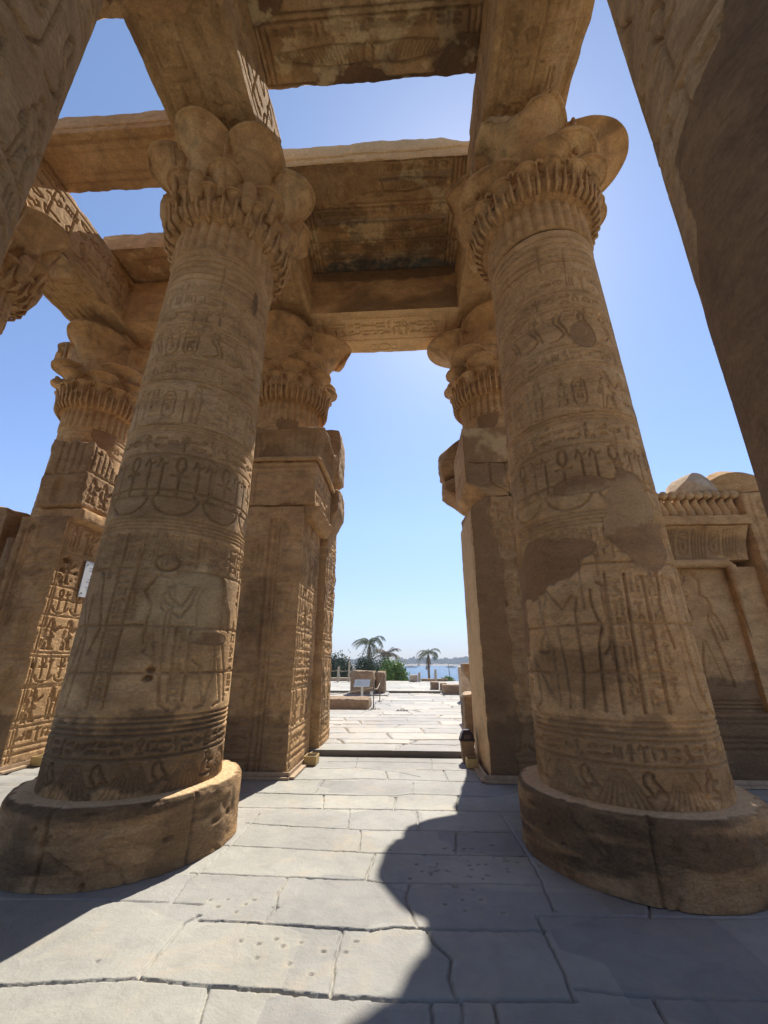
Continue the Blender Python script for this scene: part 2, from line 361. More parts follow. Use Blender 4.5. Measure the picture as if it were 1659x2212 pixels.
def flagmat(name, a, b_, c_, sandc, sc=1.):
    m, t, b = newmat(name); p = pos(t)
    n1 = noise(t, p, .7 * sc, 6, .6); n2 = noise(t, p, 6 * sc, 8, .7, .5); n3 = noise(t, p, 60, 3, .6); n4 = noise(t, p, 2.1, 5, .65, 1.)
    c = ramp(t, n1, [(.3, a), (.5, b_), (.7, c_)])
    c = mix(t, .5, c, mix(t, 1., c, ramp(t, n2, [(.3, (.74, .74, .75)), (.5, (1, 1, 1)), (.7, (1.18, 1.17, 1.14))]), 'MULTIPLY'))
    c = mix(t, math_(t, 'MULTIPLY', ramp(t, n4, [(.52, (0, 0, 0)), (.7, (1, 1, 1))]), .5), c, sandc)
    at = N(t, 'ShaderNodeAttribute', attribute_name='mask'); sp = N(t, 'ShaderNodeSeparateColor'); t.links.new(at.outputs['Color'], sp.inputs[0])
    c = mix(t, sp.outputs[0], mix(t, 1., c, (.80, .80, .83), 'MULTIPLY'), mix(t, 1., c, (1.16, 1.14, 1.08), 'MULTIPLY'))
    c = mix(t, math_(t, 'MULTIPLY', at.outputs['Alpha'], ramp(t, n2, [(.4, (.1, .1, .1)), (.6, (1, 1, 1))])), c, sandc)
    c = mix(t, sp.outputs[1], c, (.10, .075, .05))
    t.links.new(c, b.inputs['Base Color']); b.inputs['Roughness'].default_value = .72; b.inputs['Specular IOR Level'].default_value = .35
    bump(t, b, math_(t, 'ADD', math_(t, 'MULTIPLY', n3, .35), math_(t, 'ADD', n2, math_(t, 'MULTIPLY', noise(t, p, 22, 6, .7), .5))), .38, .025); return m
FLAG = flagmat('hall_flagstone', (.235, .225, .195), (.30, .29, .255), (.375, .36, .315), (.40, .33, .235))
FORE = flagmat('forecourt_flagstone', (.28, .265, .235), (.33, .31, .27), (.38, .355, .305), (.36, .29, .205))
def simple(name, col, rough=.8, var=.15, sc=8, spec=.3, metal=0):
    m, t, b = newmat(name); p = pos(t); n = noise(t, p, sc, 5, .65)
    c = ramp(t, n, [(.3, tuple(x * (1 - var) for x in col)), (.7, tuple(min(1, x * (1 + var)) for x in col))])
    t.links.new(c, b.inputs['Base Color']); b.inputs['Roughness'].default_value = rough; b.inputs['Specular IOR Level'].default_value = spec
    b.inputs['Metallic'].default_value = metal
    bump(t, b, n, .15, .01); return m
def leafmat(name, a, b_, rough=.55):
    m, t, b = newmat(name)
    oi = N(t, 'ShaderNodeNewGeometry'); c = ramp(t, oi.outputs['Random Per Island'], [(0, a), (1, b_)])
    t.links.new(c, b.inputs['Base Color']); b.inputs['Roughness'].default_value = rough
    b.inputs['Subsurface Weight'].default_value = 0
    return m

# ------------------------------------------------------------------ terrain, water, far bank
def terrain():
    ys = np.array([-39, -10, 0, 10, 30, 31.5, 34, 40, 47, 55, 62, 80, 300, 700, 760, 768, 800, 1000, 1090], float)
    zs = np.array([-.35, -.35, -.35, -.35, -.35, -.6, -1.2, -2.8, -5, -7.6, -9.5, -12, -12, -12, -9, -7.4, -6.0, -2, 0], float)
    xs = np.array([-1590, -1000, -500, -150, -60, -30, -15, 0, 15, 30, 60, 150, 500, 1000, 1590], float)
    X, Y = np.meshgrid(xs, ys); Z = np.repeat(zs[:, None], len(xs), 1)
    mb = MB(); mb.grid(np.stack([X, Y, Z], -1))
    m, t, b = newmat('dry_earth'); p = pos(t); n = noise(t, p, .3, 8, .6)
    t.links.new(ramp(t, n, [(.35, (.24, .18, .11)), (.55, (.36, .29, .19)), (.7, (.14, .17, .06))]), b.inputs['Base Color']); b.inputs['Roughness'].default_value = .95
    tag(mb.obj('ground', m), 'dry sandy ground sloping from the terrace to the river', 'ground', kind='structure')
terrain()
def river():
    m, t, b = newmat('river_water'); p = pos(t, (1, .55, 1))
    b.inputs['Base Color'].default_value = (.11, .34, .56, 1); b.inputs['Roughness'].default_value = .22; b.inputs['Specular IOR Level'].default_value = .55
    n = noise(t, p, .55, 6, .65); n2 = noise(t, p, 2.4, 3, .6)
    bump(t, b, math_(t, 'ADD', n, math_(t, 'MULTIPLY', n2, .6)), 1., 7.)
    mb = MB(); xs = np.linspace(-1580, 1580, 12); ys = np.linspace(50, 775, 12); X, Y = np.meshgrid(xs, ys)
    mb.grid(np.stack([X, Y, X * 0 - 8.0], -1)); tag(mb.obj('water', m), 'blue river sparkling in the sun beyond the terrace', 'water', kind='structure')
river()
def far_bank():
    r = np.random.RandomState(4); m = leafmat('distant_foliage', (.02, .045, .02), (.10, .115, .06), .9)
    mb = MB()
    n = 9000
    x = r.uniform(-520, 420, n); y = 785 + r.uniform(0, 90, n)
    hgt = 8.5 + 2 * np.sin(x * .021) + 1.6 * np.sin(x * .057 + 1) + 1.4 * np.sin(x * .31) + 1.1 * np.sin(x * .83 + 2) + 3.5 * (x > 40) * np.clip((x - 40) / 200, 0, 1)
    z = -6.5 + r.uniform(0, 1, n) ** .8 * np.clip(hgt, 3, 14)
    s = r.uniform(.7, 2.4, n)
    P = np.zeros((n, 6, 3)); a = r.uniform(0, 6.28, n)
    for k in range(6):
        th = a + k * math.pi / 3
        P[:, k, 0] = x + np.cos(th) * s * r.uniform(.7, 1.3, n); P[:, k, 2] = z + np.sin(th) * s * .8 * r.uniform(.7, 1.3, n); P[:, k, 1] = y + r.uniform(-2, 2, n)
    V = P.reshape(-1, 3); base = np.arange(n)[:, None] * 6
    T = np.concatenate([base + np.array([[0, 1, 2]]), base + np.array([[0, 2, 3]]), base + np.array([[0, 3, 4]]), base + np.array([[0, 4, 5]])])
    mb.tris(V, T)
    tag(mb.obj('far_woods', m, smooth=False), 'hazy belt of trees and palms on the far river bank', 'trees', kind='stuff')
far_bank()

# ------------------------------------------------------------------ pavements
def pave_hall():
    r = random.Random(11)
    X0, X1, Y0, Y1 = -3.4, 4.2, 2.1, 8.2
    cv = Cv(X1 - X0, Y1 - Y0, .0085)
    J = [[(-3.4,2.68),(-2.31,2.71),(-2.17,2.73),(-1.81,2.78),(-1.48,2.82),(-1.08,2.79),(-0.81,2.78),(-0.61,2.77),(-0.47,2.76),(-0.07,2.76),(0.38,2.78),(0.79,2.81)],
     [(-1.41,3.35),(-0.89,3.34),(-0.58,3.33),(-0.28,3.31),(-0.14,3.35),(0.3,3.35),(0.82,3.37)],[(-3,3.5),(-2.18,3.54),(-1.68,3.54),(-1.5,3.53)],
     [(-1.79,3.96),(-1.27,3.94),(-1.0,3.94),(-0.38,3.93),(-0.23,3.89),(0.58,3.93),(0.94,3.93)],[(-1.76,4.48),(-1.1,4.45),(-0.38,4.4),(0.39,4.4),(0.95,4.42)],
     [(-1.75,5.03),(-1.2,4.97),(-0.52,4.92),(0.03,4.93),(0.95,4.94)],[(-2.01,5.49),(-1.02,5.51),(-0.17,5.52),(1.12,5.52),(3,5.5)],
     [(-3,6.05),(-2.08,6.04),(-1.12,6.02),(-0.24,6.02),(-0.01,6.11),(0.57,6.09),(1.28,6.05),(3.4,6.1)],[(-3.2,6.6),(-2.37,6.63),(-1.32,6.69),(-0.73,6.78),(-0.07,6.77),(0.77,6.72),(1.34,6.71)],
     [(-1.45,7.32),(-0.8,7.39),(-0.21,7.19),(0.1,6.95)],[(0.07,7.35),(0.85,7.34)],[(0.81,3.53),(1.55,3.57),(2.45,3.6),(4.1,3.6)],[(0.82,2.89),(1.17,2.86),(1.9,2.88),(4.1,2.9)],
     [(-1.44,3.4),(-1.49,3.32),(-1.49,3.01),(-1.49,2.82)],[(-1.02,2.55),(-1.08,2.79)],[(-0.97,3.36),(-0.96,3.53),(-1.0,3.71),(-0.99,3.92)],
     [(-1.71,3.55),(-1.75,3.8),(-1.71,4.02),(-1.68,4.52),(-1.7,5.31)],[(-0.46,3.31),(-0.46,3.03),(-0.44,2.77)],[(-0.04,3.87),(-0.07,3.68),(-0.02,3.51),(0.01,3.36)],
     [(0.07,3.34),(0.12,3.18),(0.2,3.07),(0.17,2.92),(0.2,2.78)],[(0.97,5.5),(0.99,4.58),(0.99,4.15),(0.94,3.59)],[(0.81,3.53),(0.8,3.22),(0.8,3.03),(0.79,2.81)],
     [(-0.34,4.38),(-0.38,3.93)],[(-0.53,4.92),(-0.49,4.44)],[(-0.72,5.5),(-0.67,4.97)],[(0.04,5.48),(0.06,4.93)],[(0.42,4.91),(0.37,4.4)],[(-1.12,6.02),(-1.03,5.51)],
     [(-0.21,5.97),(-0.22,5.51)],[(0.57,6.09),(0.5,5.54)],[(-1.25,6.67),(-1.25,6.09)],[(0.01,6.63),(-0.01,6.13)],[(0.07,2.76),(0.06,2.12)],[(0.22,2.77),(0.19,2.4)],
     [(0.38,2.78),(0.36,2.2)],[(1.19,2.85),(1.09,2.1)],[(-2.18,2.73),(-2.16,2.15)],[(2.22,4.85),(1.55,3.57)],[(-.9,7.4),(-.95,8.1)],[(.3,7.35),(.33,8.1)],[(-1.4,7.8),(-.3,7.84),(.8,7.8)],
     [(-.35,6.78),(-.4,7.2)],[(.5,6.74),(.48,7.34)],[(-2.6,6.6),(-2.7,5.5)]]
    for i, l in enumerate(J):
        l = [(a - X0, b - Y0) for a, b in l]
        big = i in (0, 1, 8, 7)
        cv.jline(l, .007 if not big else .012, .016 if not big else .026, .005, .045, r, sand=.006)
    for k in range(26):   # short breaks along the joints
        l = J[r.randrange(len(J))]; a = l[r.randrange(len(l))]; cv.hole(a[0] - X0, a[1] - Y0, r.uniform(.012, .035), r.uniform(.008, .016), .02)
    for (x, y) in [(0.28,4.53),(0.44,4.5),(0.13,4.17),(0.28,4.1),(0.47,4.15),(0.6,4.24),(0.76,4.13),(0.32,3.92),(0.34,3.7),(0.21,3.63),(0.47,3.71),(0.34,3.57),(0.59,3.55),(0.06,4.09),(0.02,4.21),
       (-1.45,3.59),(-1.36,3.51),(-1.33,3.6),(-1.21,3.46),(-1.18,3.55),(-1.14,3.61),(-1.06,3.16),(-0.91,3.02),(-0.85,3.19),(-0.94,3.14),(-0.79,3.13),(-0.69,3.17),(-0.54,3.1),(-0.41,3.1),(-0.36,3.2),(-0.57,2.91),(-0.71,2.98),(-1.8,2.94)]:
        cv.hole(x - X0, y - Y0, r.uniform(.009, .018), r.uniform(.008, .014), .014); W = cv.win(x - X0, y - Y0, x - X0, y - Y0, .03); cv.M[W + (3,)] = np.maximum(cv.M[W + (3,)], .3)
    for k in range(34): cv.hole(.45 + 3.45 + r.gauss(0, .32) - .1, 4.2 - Y0 + r.gauss(0, .2), r.uniform(.008, .02), r.uniform(.008, .015), .014)
    for k in range(0):   # hairline cracks across slabs
        x, y = r.uniform(.8, 6), r.uniform(.2, 5.2); a = r.uniform(0, 6.3); pts = [(x, y)]
        for q in range(r.randint(2, 5)): a += r.uniform(-.6, .6); x += .16 * math.cos(a); y += .16 * math.sin(a); pts.append((x, y))
        cv.jline(pts, .004, .006, .008, .04, r)
    # slab tones: a different grey for each slab
    cells = [(-3, 2.4), (-2, 3.1), (-1.2, 3.05), (-.2, 3.05), (.5, 3.1), (1.4, 3.2), (-1.3, 3.65), (-.5, 3.6), (.4, 3.6), (-1.3, 4.2), (-.1, 4.2), (.6, 4.15), (-1.1, 4.7), (-.1, 4.65), (.7, 4.7), (-1.2, 5.2), (-.3, 5.2), (.5, 5.2), (-1.6, 5.8), (-.7, 5.75), (.2, 5.8), (-1.8, 6.3), (-.6, 6.4), (.6, 6.4), (-.8, 7), (.4, 7), (2, 6), (2.5, 3.2), (-2.6, 6.2), (-.5, 7.7), (-1.2, 2.4), (-.3, 2.4), (.7, 2.4)]
    D = np.full(cv.H.shape, 1e9); idv = np.zeros(cv.H.shape)
    for a, b in cells:
        d = np.abs(cv.X + X0 - a) * .8 + np.abs(cv.Y + Y0 - b) * 1.7; v = r.random(); k = d < D; D[k] = d[k]; idv[k] = v
    cv.M[..., 0] = idv * .9
    P = np.stack([cv.X + X0, cv.Y + Y0, 0 * cv.X], -1)
    Z = -cv.H + .004 * fbm(P, 1.1, 3, 5) + .002 * fbm(P, 9, 3, 9) + idv * .004 - .006
    P[..., 2] = Z
    mb = MB(); mb.grid(P, cv.M)
    o = mb.obj('hall_pavement', FLAG); tag(o, 'worn grey flagstone floor between the columns', 'pavement', kind='structure')
    # the rest of the hall floor, coarser
    cv2 = Cv(20, 20, .05); r2 = random.Random(5)
    y = .3
    while y < 19.8:
        cv2.jline([(0, y), (20, y + r2.uniform(-.1, .1))], .02, .02, .02, .4, r2, sand=.07)
        x = r2.uniform(0, 1)
        while x < 20: cv2.seg(x, y, x + r2.uniform(-.05, .05), y + .62, .02, .02); x += r2.uniform(.8, 1.7)
        y += r2.uniform(.5, .68)
    P = np.stack([cv2.X - 10.5, cv2.Y - 11.8, 0 * cv2.X], -1); P[..., 2] = -cv2.H - .008 + .004 * fbm(P, 1, 3, 5)
    cv2.M[..., 0] = .4
    inside = (P[..., 0] > X0 + .04) & (P[..., 0] < X1 - .04) & (P[..., 1] > Y0 + .04) & (P[..., 1] < Y1 - .02)
    P[..., 2][inside] = -.06
    mb = MB(); mb.grid(P, cv2.M); tag(mb.obj('hall_floor', FLAG), 'grey flagstone floor around the outer columns', 'pavement', kind='structure')
pave_hall()
def pave_fore(name, X0, X1, Y0, Y1, z, seed, lab, res=.022, riser=.1):
    r = random.Random(seed); cv = Cv(X1 - X0, Y1 - Y0, res)
    y = .62 if seed == 1 else .3; rows = [0]
    while y < cv.h - .2: rows.append(y); y += r.uniform(.42, .8) * (1 + y * .012)
    rows.append(cv.h)
    idv = np.zeros(cv.H.shape)
    for a, b in zip(rows, rows[1:]):
        if a > 0:
            x = 0
            while x < cv.w:   # joints break, step and fade
                L = r.uniform(.9, 3.2)
                if r.random() < .93: cv.jline([(x, a + r.uniform(-.05, .05)), (x + L, a + r.uniform(-.06, .06))], r.uniform(.018, .036), r.uniform(.02, .045), .03, .14, r, sand=.03)
                x += L * r.uniform(.9, 1.05)
        x = r.uniform(.2, 1.2)
        xs = [0]
        while x < cv.w:
            cv.jline([(x, a), (x + r.uniform(-.22, .22), b)], r.uniform(.015, .03), r.uniform(.015, .035), .03, .1, r, sand=.03); xs.append(x); x += r.uniform(.7, 2.1)
        xs.append(cv.w)
        for u, v in zip(xs, xs[1:]):
            idv[(cv.X >= u) & (cv.X < v) & (cv.Y >= a) & (cv.Y < b)] = r.random()
    cv.M[..., 0] = idv
    cv.noise_area(3, .25, .7, .5, seed + 2, .15)
    P = np.stack([cv.X + X0, cv.Y + Y0, 0 * cv.X + z], -1)
    P[..., 2] += -cv.H + .01 * fbm(P, .8, 3, seed) + .005 * fbm(P, 6, 2, seed + 3) + (idv - .5) * .012
    # front edge falls as a rough riser, its shade painted in by the dark mask
    P[0, :, 2] = z + .004 * fbm(P[0], 3, 2, 1); e = P[0].copy(); e[:, 1] += .008 * fbm(e, 6, 3, 2); P[0] = e
    low = e.copy(); low[:, 2] = z - riser - .05; low[:, 1] += .012; e2 = e.copy(); e2[:, 2] -= .012; mm = cv.M[:1].copy(); mm[..., 1] = .55; P = np.concatenate([e2[None], P], 0); M = np.concatenate([mm, mm, cv.M], 0)
    P = np.concatenate([low[None], P], 0)
    mb = MB(); mb.grid(P, M); tag(mb.obj(name, FORE), lab, 'pavement', kind='structure')
pave_fore('forecourt_pavement', -7.2, 5.4, 8.22, 21.45, .09, 1, 'pale sunlit forecourt paving of irregular slabs')
pave_fore('terrace_pavement', -9, 9, 21.4, 31.2, .19, 2, 'raised pale paving at the river end of the forecourt', .045)
mb = MB(); rockbox(mb, -60, 60, 8.6, 31.1, -1.0, .045, 3, 0, .05, 0); tag(mb.obj('forecourt_bedding', FORE), 'sandy paved surface either side of the forecourt', 'pavement', kind='structure')

# ------------------------------------------------------------------ columns
RB = .80
def rad(z): return RB - .0165 * (z - .5)
def base_obj(parent, c, seed, hb=.51, r=1.005, ang0=0):
    cv = Cv(2 * math.pi * r, hb, .013)
    X, Y = cv.X, cv.Y; th = X / r + ang0
    mb = MB()
    P = np.stack([r * np.cos(th), r * np.sin(th), Y], -1)
    Pw = P + np.array([c[0], c[1], 0])
    n = fbm(Pw, 2.2, 5, seed, .6); n2 = fbm(Pw, 9, 4, seed + 4, .6)
    wear = .05 * sstep(.05, .4, fbm(Pw, 1.6, 4, seed + 8, .6)); rj = random.Random(seed)
    for k in range(5): x = (k + rj.uniform(.1, .8)) * cv.w / 5; cv.jline([(x, 0), (x + rj.uniform(-.04, .04), hb)], .009, .02, .006, .05, rj)
    for k in range(60): cv.hole(rj.uniform(0, cv.w), rj.choice((rj.uniform(0, hb), hb)), rj.uniform(.01, .07), rj.uniform(.01, .03), rj.uniform(.01, .035))
    for k in range(14): x, y = rj.uniform(0, cv.w), rj.uniform(.05, hb); cv.jline([(x, y), (x + rj.uniform(-.2, .2), y - .1), (x + rj.uniform(-.3, .3), y - .25)], .007, .012, .015, .04, rj)
    top = np.exp(-(hb - Y) / .03) * (.022 + .02 * np.clip(n, 0, 1)); rr = r - top - wear * (.4 + .6 * n2) + .012 * n + .009 * n2 + .012 * sstep(.06, .0, Y) - cv.H
    P = np.stack([rr * np.cos(th), rr * np.sin(th), Y - np.exp(-(hb - Y) / .02) * .004], -1)
    band = fbm(Pw * np.array([.6, .6, 5]), 1.2, 5, seed + 2, .6)
    M = np.zeros(P.shape[:2] + (4,), np.float32); M[..., 1] = np.maximum(.75 * sstep(.0, .3, band), .5 * sstep(.0, .4, fbm(Pw, 3, 4, seed + 12))); M[..., 3] = .3 * sstep(.1, .4, -band)
    mb.grid(P, M)
    # top: rings towards the shaft
    rows = [P[-1]]; ms = [M[-1]]
    for k in range(1, 9):
        q = rows[0].copy(); f = 1 - .28 * k / 8; q[:, :2] *= f; q[:, 2] = hb + .004 * fbm(q + np.array([c[0], c[1], 0]), 8, 3, seed); rows.append(q)
        m = M[-1] * 0; m[:, 3] = .95; ms.append(m)
    mb.grid(np.stack(rows), np.stack(ms))
    return mb.obj('base', SANDD, parent)
def shaft_obj(parent, c, th0, cv, z0, seed, mat=None, fl=.006, name='shaft'):
    """wraps a relief canvas (s = arc length at radius .78 centred on the far side seam) round a tapering drum"""
    th = th0 + (cv.X - cv.w / 2) / .78; z = z0 + cv.Y; r = rad(z)
    P0 = np.stack([r * np.cos(th) + c[0], r * np.sin(th) + c[1], z], -1)
    n = fbm(P0, 1.2, 5, seed, .55); n2 = fbm(P0, 14, 3, seed + 9, .6)
    H = cv.H * (1 - .95 * cv.M[..., 0]) - .0035 * cv.M[..., 0] + .012 * sstep(.3, .55, n) * (1 - cv.M[..., 0]) * (.5 + n2)
    r = r - H + .004 * n + .0022 * n2 * (1 - cv.M[..., 0])
    P = np.stack([r * np.cos(th), r * np.sin(th), z], -1)
    P[:, -1] = P[:, 0]
    mb = MB(); mb.grid(P, cv.M); return mb.obj(name, mat or SAND, parent)
CIR = 2 * math.pi * .78
def rings(cv, z, n=3, gap=.045, d=.012):
    for k in range(n): cv.hl(z + k * gap, .013, d)
def shaft_canvas(seed, z0=.5, z1=6.9, res=.0098, variant=0):
    r = random.Random(seed); cv = Cv(CIR, z1 - z0, res); o = z0; C = CIR
    L = lambda z: z - o
    for i in range(5): cv.hl(L(z1 - .12 - i * .11), .02, .02)
    rings(cv, L(6.13), 2, .05)
    textrow(cv, .05, C, L(5.88), .22, r, .012, .014); cv.hl(L(5.84), .012, .012)
    textrow(cv, .05, C, L(5.62), .19, r, .012, .014); cv.hl(L(5.57), .012, .012)
    x = .05
    while x < C - .3:      # cobras, vases and cartouches
        k = r.random()
        if k < .6: glyph(cv, 'cobra', x, L(5.1), .26, .4, .017, .02); x += .31
        else: cartouche(cv, x, L(5.1), .17, .38, r, .014, .017); x += .25
    rings(cv, L(4.98), 2, .04)
    textrow(cv, .05, C, L(4.8), .15, r, .011, .012); rings(cv, L(4.72), 2, .04)
    x = .1
    while x < C - .5:      # seated figures either side of a staff
        figure(cv, x + .15, L(4.14), .5, 'queen' if r.random() < .5 else 'king', r.choice((1, -1)), .014, .016)
        textcol(cv, x + .36, .12, L(4.16), L(4.66), r, .011, .012)
        if r.random() < .7: cartouche(cv, x + .54, L(4.2), .14, .34, r); x += .2
        x += .58
    rings(cv, L(4.02), 3, .04)
    textrow(cv, .05, C, L(3.78), .19, r, .013, .016); cv.hl(L(3.73), .013, .014)
    x = .02
    while x < C - .4:      # ankh between sceptres on a basket
        w = .5
        cv.ell(x + w / 2, L(3.22), w * .47, .2, .016, .018, 180, 360); cv.seg(x + .015, L(3.22), x + w - .015, L(3.22), .014, .016)
        glyph(cv, 'ankh', x + .13, L(3.24), .24, .45, .018, .02)
        glyph(cv, 'was', x - .02, L(3.24), .16, .42, .015, .018); glyph(cv, 'was', x + .36, L(3.24), .16, .42, .015, .018)
        x += w + .02
    rings(cv, L(2.86), 4, .04, .014)
    # tall columns of text round the great scene
    x = .04; figs = []
    while x < C - .7:
        for q in range(r.choice((2, 3))):
            cv.seg(x, L(2.05 if q < 1 else 1.6), x, L(2.8), .011, .012); textcol(cv, x + .02, .13, L(2.45), L(2.79), r, .011, .012); x += .16
        x += .2
        figs.append(x)
        x += .55
    if variant == 0:
        for i, x in enumerate(figs): figure(cv, x, L(1.17), 1.3, 'king' if i % 2 else 'queen', r.choice((1, -1)), .018, .026)
    x = .02
    while x < C - .15: textcol(cv, x, .11, L(2.5), L(2.8), r, .010, .011); cv.seg(x - .015, L(2.5), x - .015, L(2.8), .010, .010); x += .14
    textrow(cv, .05, C, L(5.42), .13, r, .010, .011); textrow(cv, .05, C, L(6.0) + .12, .12, r, .010, .011)
    # band, text, lotus thicket at the foot
    rings(cv, L(.98), 4, .045, .018)
    textrow(cv, .05, C, L(.83), .12, r, .012, .016); cv.hl(L(.8), .014, .016)
    x = .1
    while x < C:
        for k in range(-4, 5): cv.seg(x + k * .012, L(.76), x + k * .05, L(.5), .010, .012)
        x += .46
    x = .33
    while x < C - .2: glyph(cv, r.choice(('bird', 'man', 'plant')), x - .09, L(.58), .18, .19, .014, .02); x += .46
    # drum joints
    for z in (1.49, 1.9, 2.45, 3.3, 4.1, 4.72, 5.4, 6.1):
        cv.jline([(0, L(z)), (C, L(z) + r.uniform(-.02, .02))], .010, .018, .004, .12, r)
        for q in range(3): x = r.uniform(0, C); cv.jline([(x, L(z)), (x + .02, L(z) + r.uniform(.35, .6))], .008, .014, .005, .1, r)
    for k in range(46): cv.hole(r.uniform(0, C), r.uniform(0, cv.h), r.uniform(.008, .03), r.uniform(.006, .02), r.uniform(.01, .03))
    for k in range(14):
        x, y = r.uniform(0, C), r.uniform(0, cv.h); cv.jline([(x, y), (x + r.uniform(-.2, .2), y + r.uniform(-.35, .35))], .006, .012, .02, .05, r)
    return cv
def trace(cv, pts, z0, w=.017, d=.019): cv.poly([(a + cv.w / 2, b - z0) for a, b in pts], w, d)

def bell_core(mb, zb, fh, seed, nr=32, c=(0, 0)):
    """fluted neck, band of buds and the bell behind the flowers"""
    zt = 8.76; T = lambda t: zb + fh + (zt - zb - fh) * t
    th = np.linspace(0, 2 * np.pi, nr * 10, endpoint=False); fl = np.abs(np.sin(th * nr / 2))
    rows = []
    def row(r, z, a, ph=0): rows.append(np.stack([(r + a * (np.abs(np.sin(th * nr / 2 + ph)) - .6)) * np.cos(th), (r + a * (np.abs(np.sin(th * nr / 2 + ph)) - .6)) * np.sin(th), np.full(len(th), z) + a * .3 * fl], 1))
    row(.66, zb - .02, 0); row(.71, zb - .01, .03)
    for k in range(6): row(.71 - .01 * k / 5, zb + fh * (.03 + .94 * k / 5), .042)
    row(.70, T(.0), .04); row(.76, T(.005), .05); row(.82, T(.03), .06); row(.855, T(.07), .06); row(.86, T(.12), .05); row(.83, T(.18), .03)
    for t, r in ((.25, .82), (.4, .82), (.6, .84), (.8, .87), (1., .9)): row(r, T(t), .012)
    row(.55, T(1.) + .01, 0)
    mb.grid(np.stack(rows), wrap=True)
def trumpet(mb, phi, d, rho, z0, z1, n=30, m=14, r0=.66, k=2., spread=118, lip=.035, seed=1, vein=0., chip=0., clip=None, wk=.9, ridge=0, wf=1.):
    v = np.radians(np.linspace(-spread, spread, n)); u = np.linspace(0, 1, m); cs, sn = math.cos(phi), math.sin(phi)
    rows = []
    for uu in u:
        wt = rho * wf * (.24 + .62 * uu ** wk + .14 * uu ** 8); c = r0 - .02 + (d - r0 + .02) * uu ** 2.2; z = z0 + (z1 - z0) * uu
        p0 = min(.09, .4 * rho); dp = p0 + (rho - p0) * (.70 * uu ** (k + 1.3) + .30 * uu ** 10)
        if ridge and .86 < uu < .95: dp -= .018; wt -= .018
        wt = wt * (1 + (.035 * np.cos(v * 13) * ridge * (1 - uu) ** .5))
        wt = wt * (1 + vein * np.cos(v * 9) * (1 - uu) * .5)
        rows.append(np.stack([c + dp * np.cos(v) * (1 + .0 * v), wt * np.sin(v), np.full(n, z)], 1))
    rows.insert(0, np.stack([np.full(n, r0 - .12), 0 * v, np.full(n, z0 - .02)], 1)); e = rows[-1]; c = d; out = np.stack([np.cos(v), np.sin(v), 0 * v], 1); up = np.array([0, 0, 1.])
    rim = [e, e + out * lip * .75 - up * lip * .1, e + out * lip * .85 + up * lip * .5, e + out * lip * .6 + up * lip, e + up * lip * 1.1]
    top = [rim[-1]] + [np.stack([c + (e[:, 0] - c) * f, e[:, 1] * f, e[:, 2] + lip * 1.1 + .004], 1) for f in (.8, .3)]
    for R in (rows, rim, top):
        P = np.stack(R)
        Q = np.stack([P[..., 0] * cs - P[..., 1] * sn, P[..., 0] * sn + P[..., 1] * cs, P[..., 2]], -1)
        Q = Q + (.003 + .012 * min(1, rho / .5)) * np.stack([fbm(Q + seed, 3, 4, seed + i) for i in range(3)], -1)
        if chip:
            h = np.clip((Q[..., 2] - z0) / (z1 - z0), 0, 1.2)
            nn = fbm(Q + seed * 2.3, 1.9, 4, seed + 40); w = chip * sstep(.05, .4, nn)[..., None] * sstep(.4, 1, h)[..., None]
            Q = Q + w * np.array([-cs * .5, -sn * .5, -.6])
        if clip:
            lim = clip + .16 * fbm(Q, 2.2, 4, seed + 9, .6); rr = Q[..., 0] * cs + Q[..., 1] * sn; ex = np.maximum(0, rr - lim)
            Q = Q - ex[..., None] * np.array([cs, sn, .25])
        Mq = np.zeros(Q.shape[:2] + (4,), np.float32); Mq[..., 1] = .5 * sstep(.12, .45, fbm(Q + seed, 2.6, 4, seed + 60, .6)); Mq[..., 3] = .4 * sstep(.15, .4, fbm(Q - seed, 2.2, 4, seed + 61, .6))
        mb.grid(Q, Mq, flip=True)
def hook(mb, phi, r, z, s, side):
    """curled tip between two flowers"""
    pts = []
    for k in range(9):
        a = k / 8 * 4.0; q = s * (1 - k / 11)
        pts.append((r + .35 * s * math.sin(a * .8), side * (s * .9 - q * math.cos(a)), z + q * math.sin(a)))
    cs, sn = math.cos(phi), math.sin(phi)
    mb.tube([(a * cs - b * sn, a * sn + b * cs, c) for a, b, c in pts], np.linspace(.055, .03, 9) * s / .13, 7)
CAPC = {}
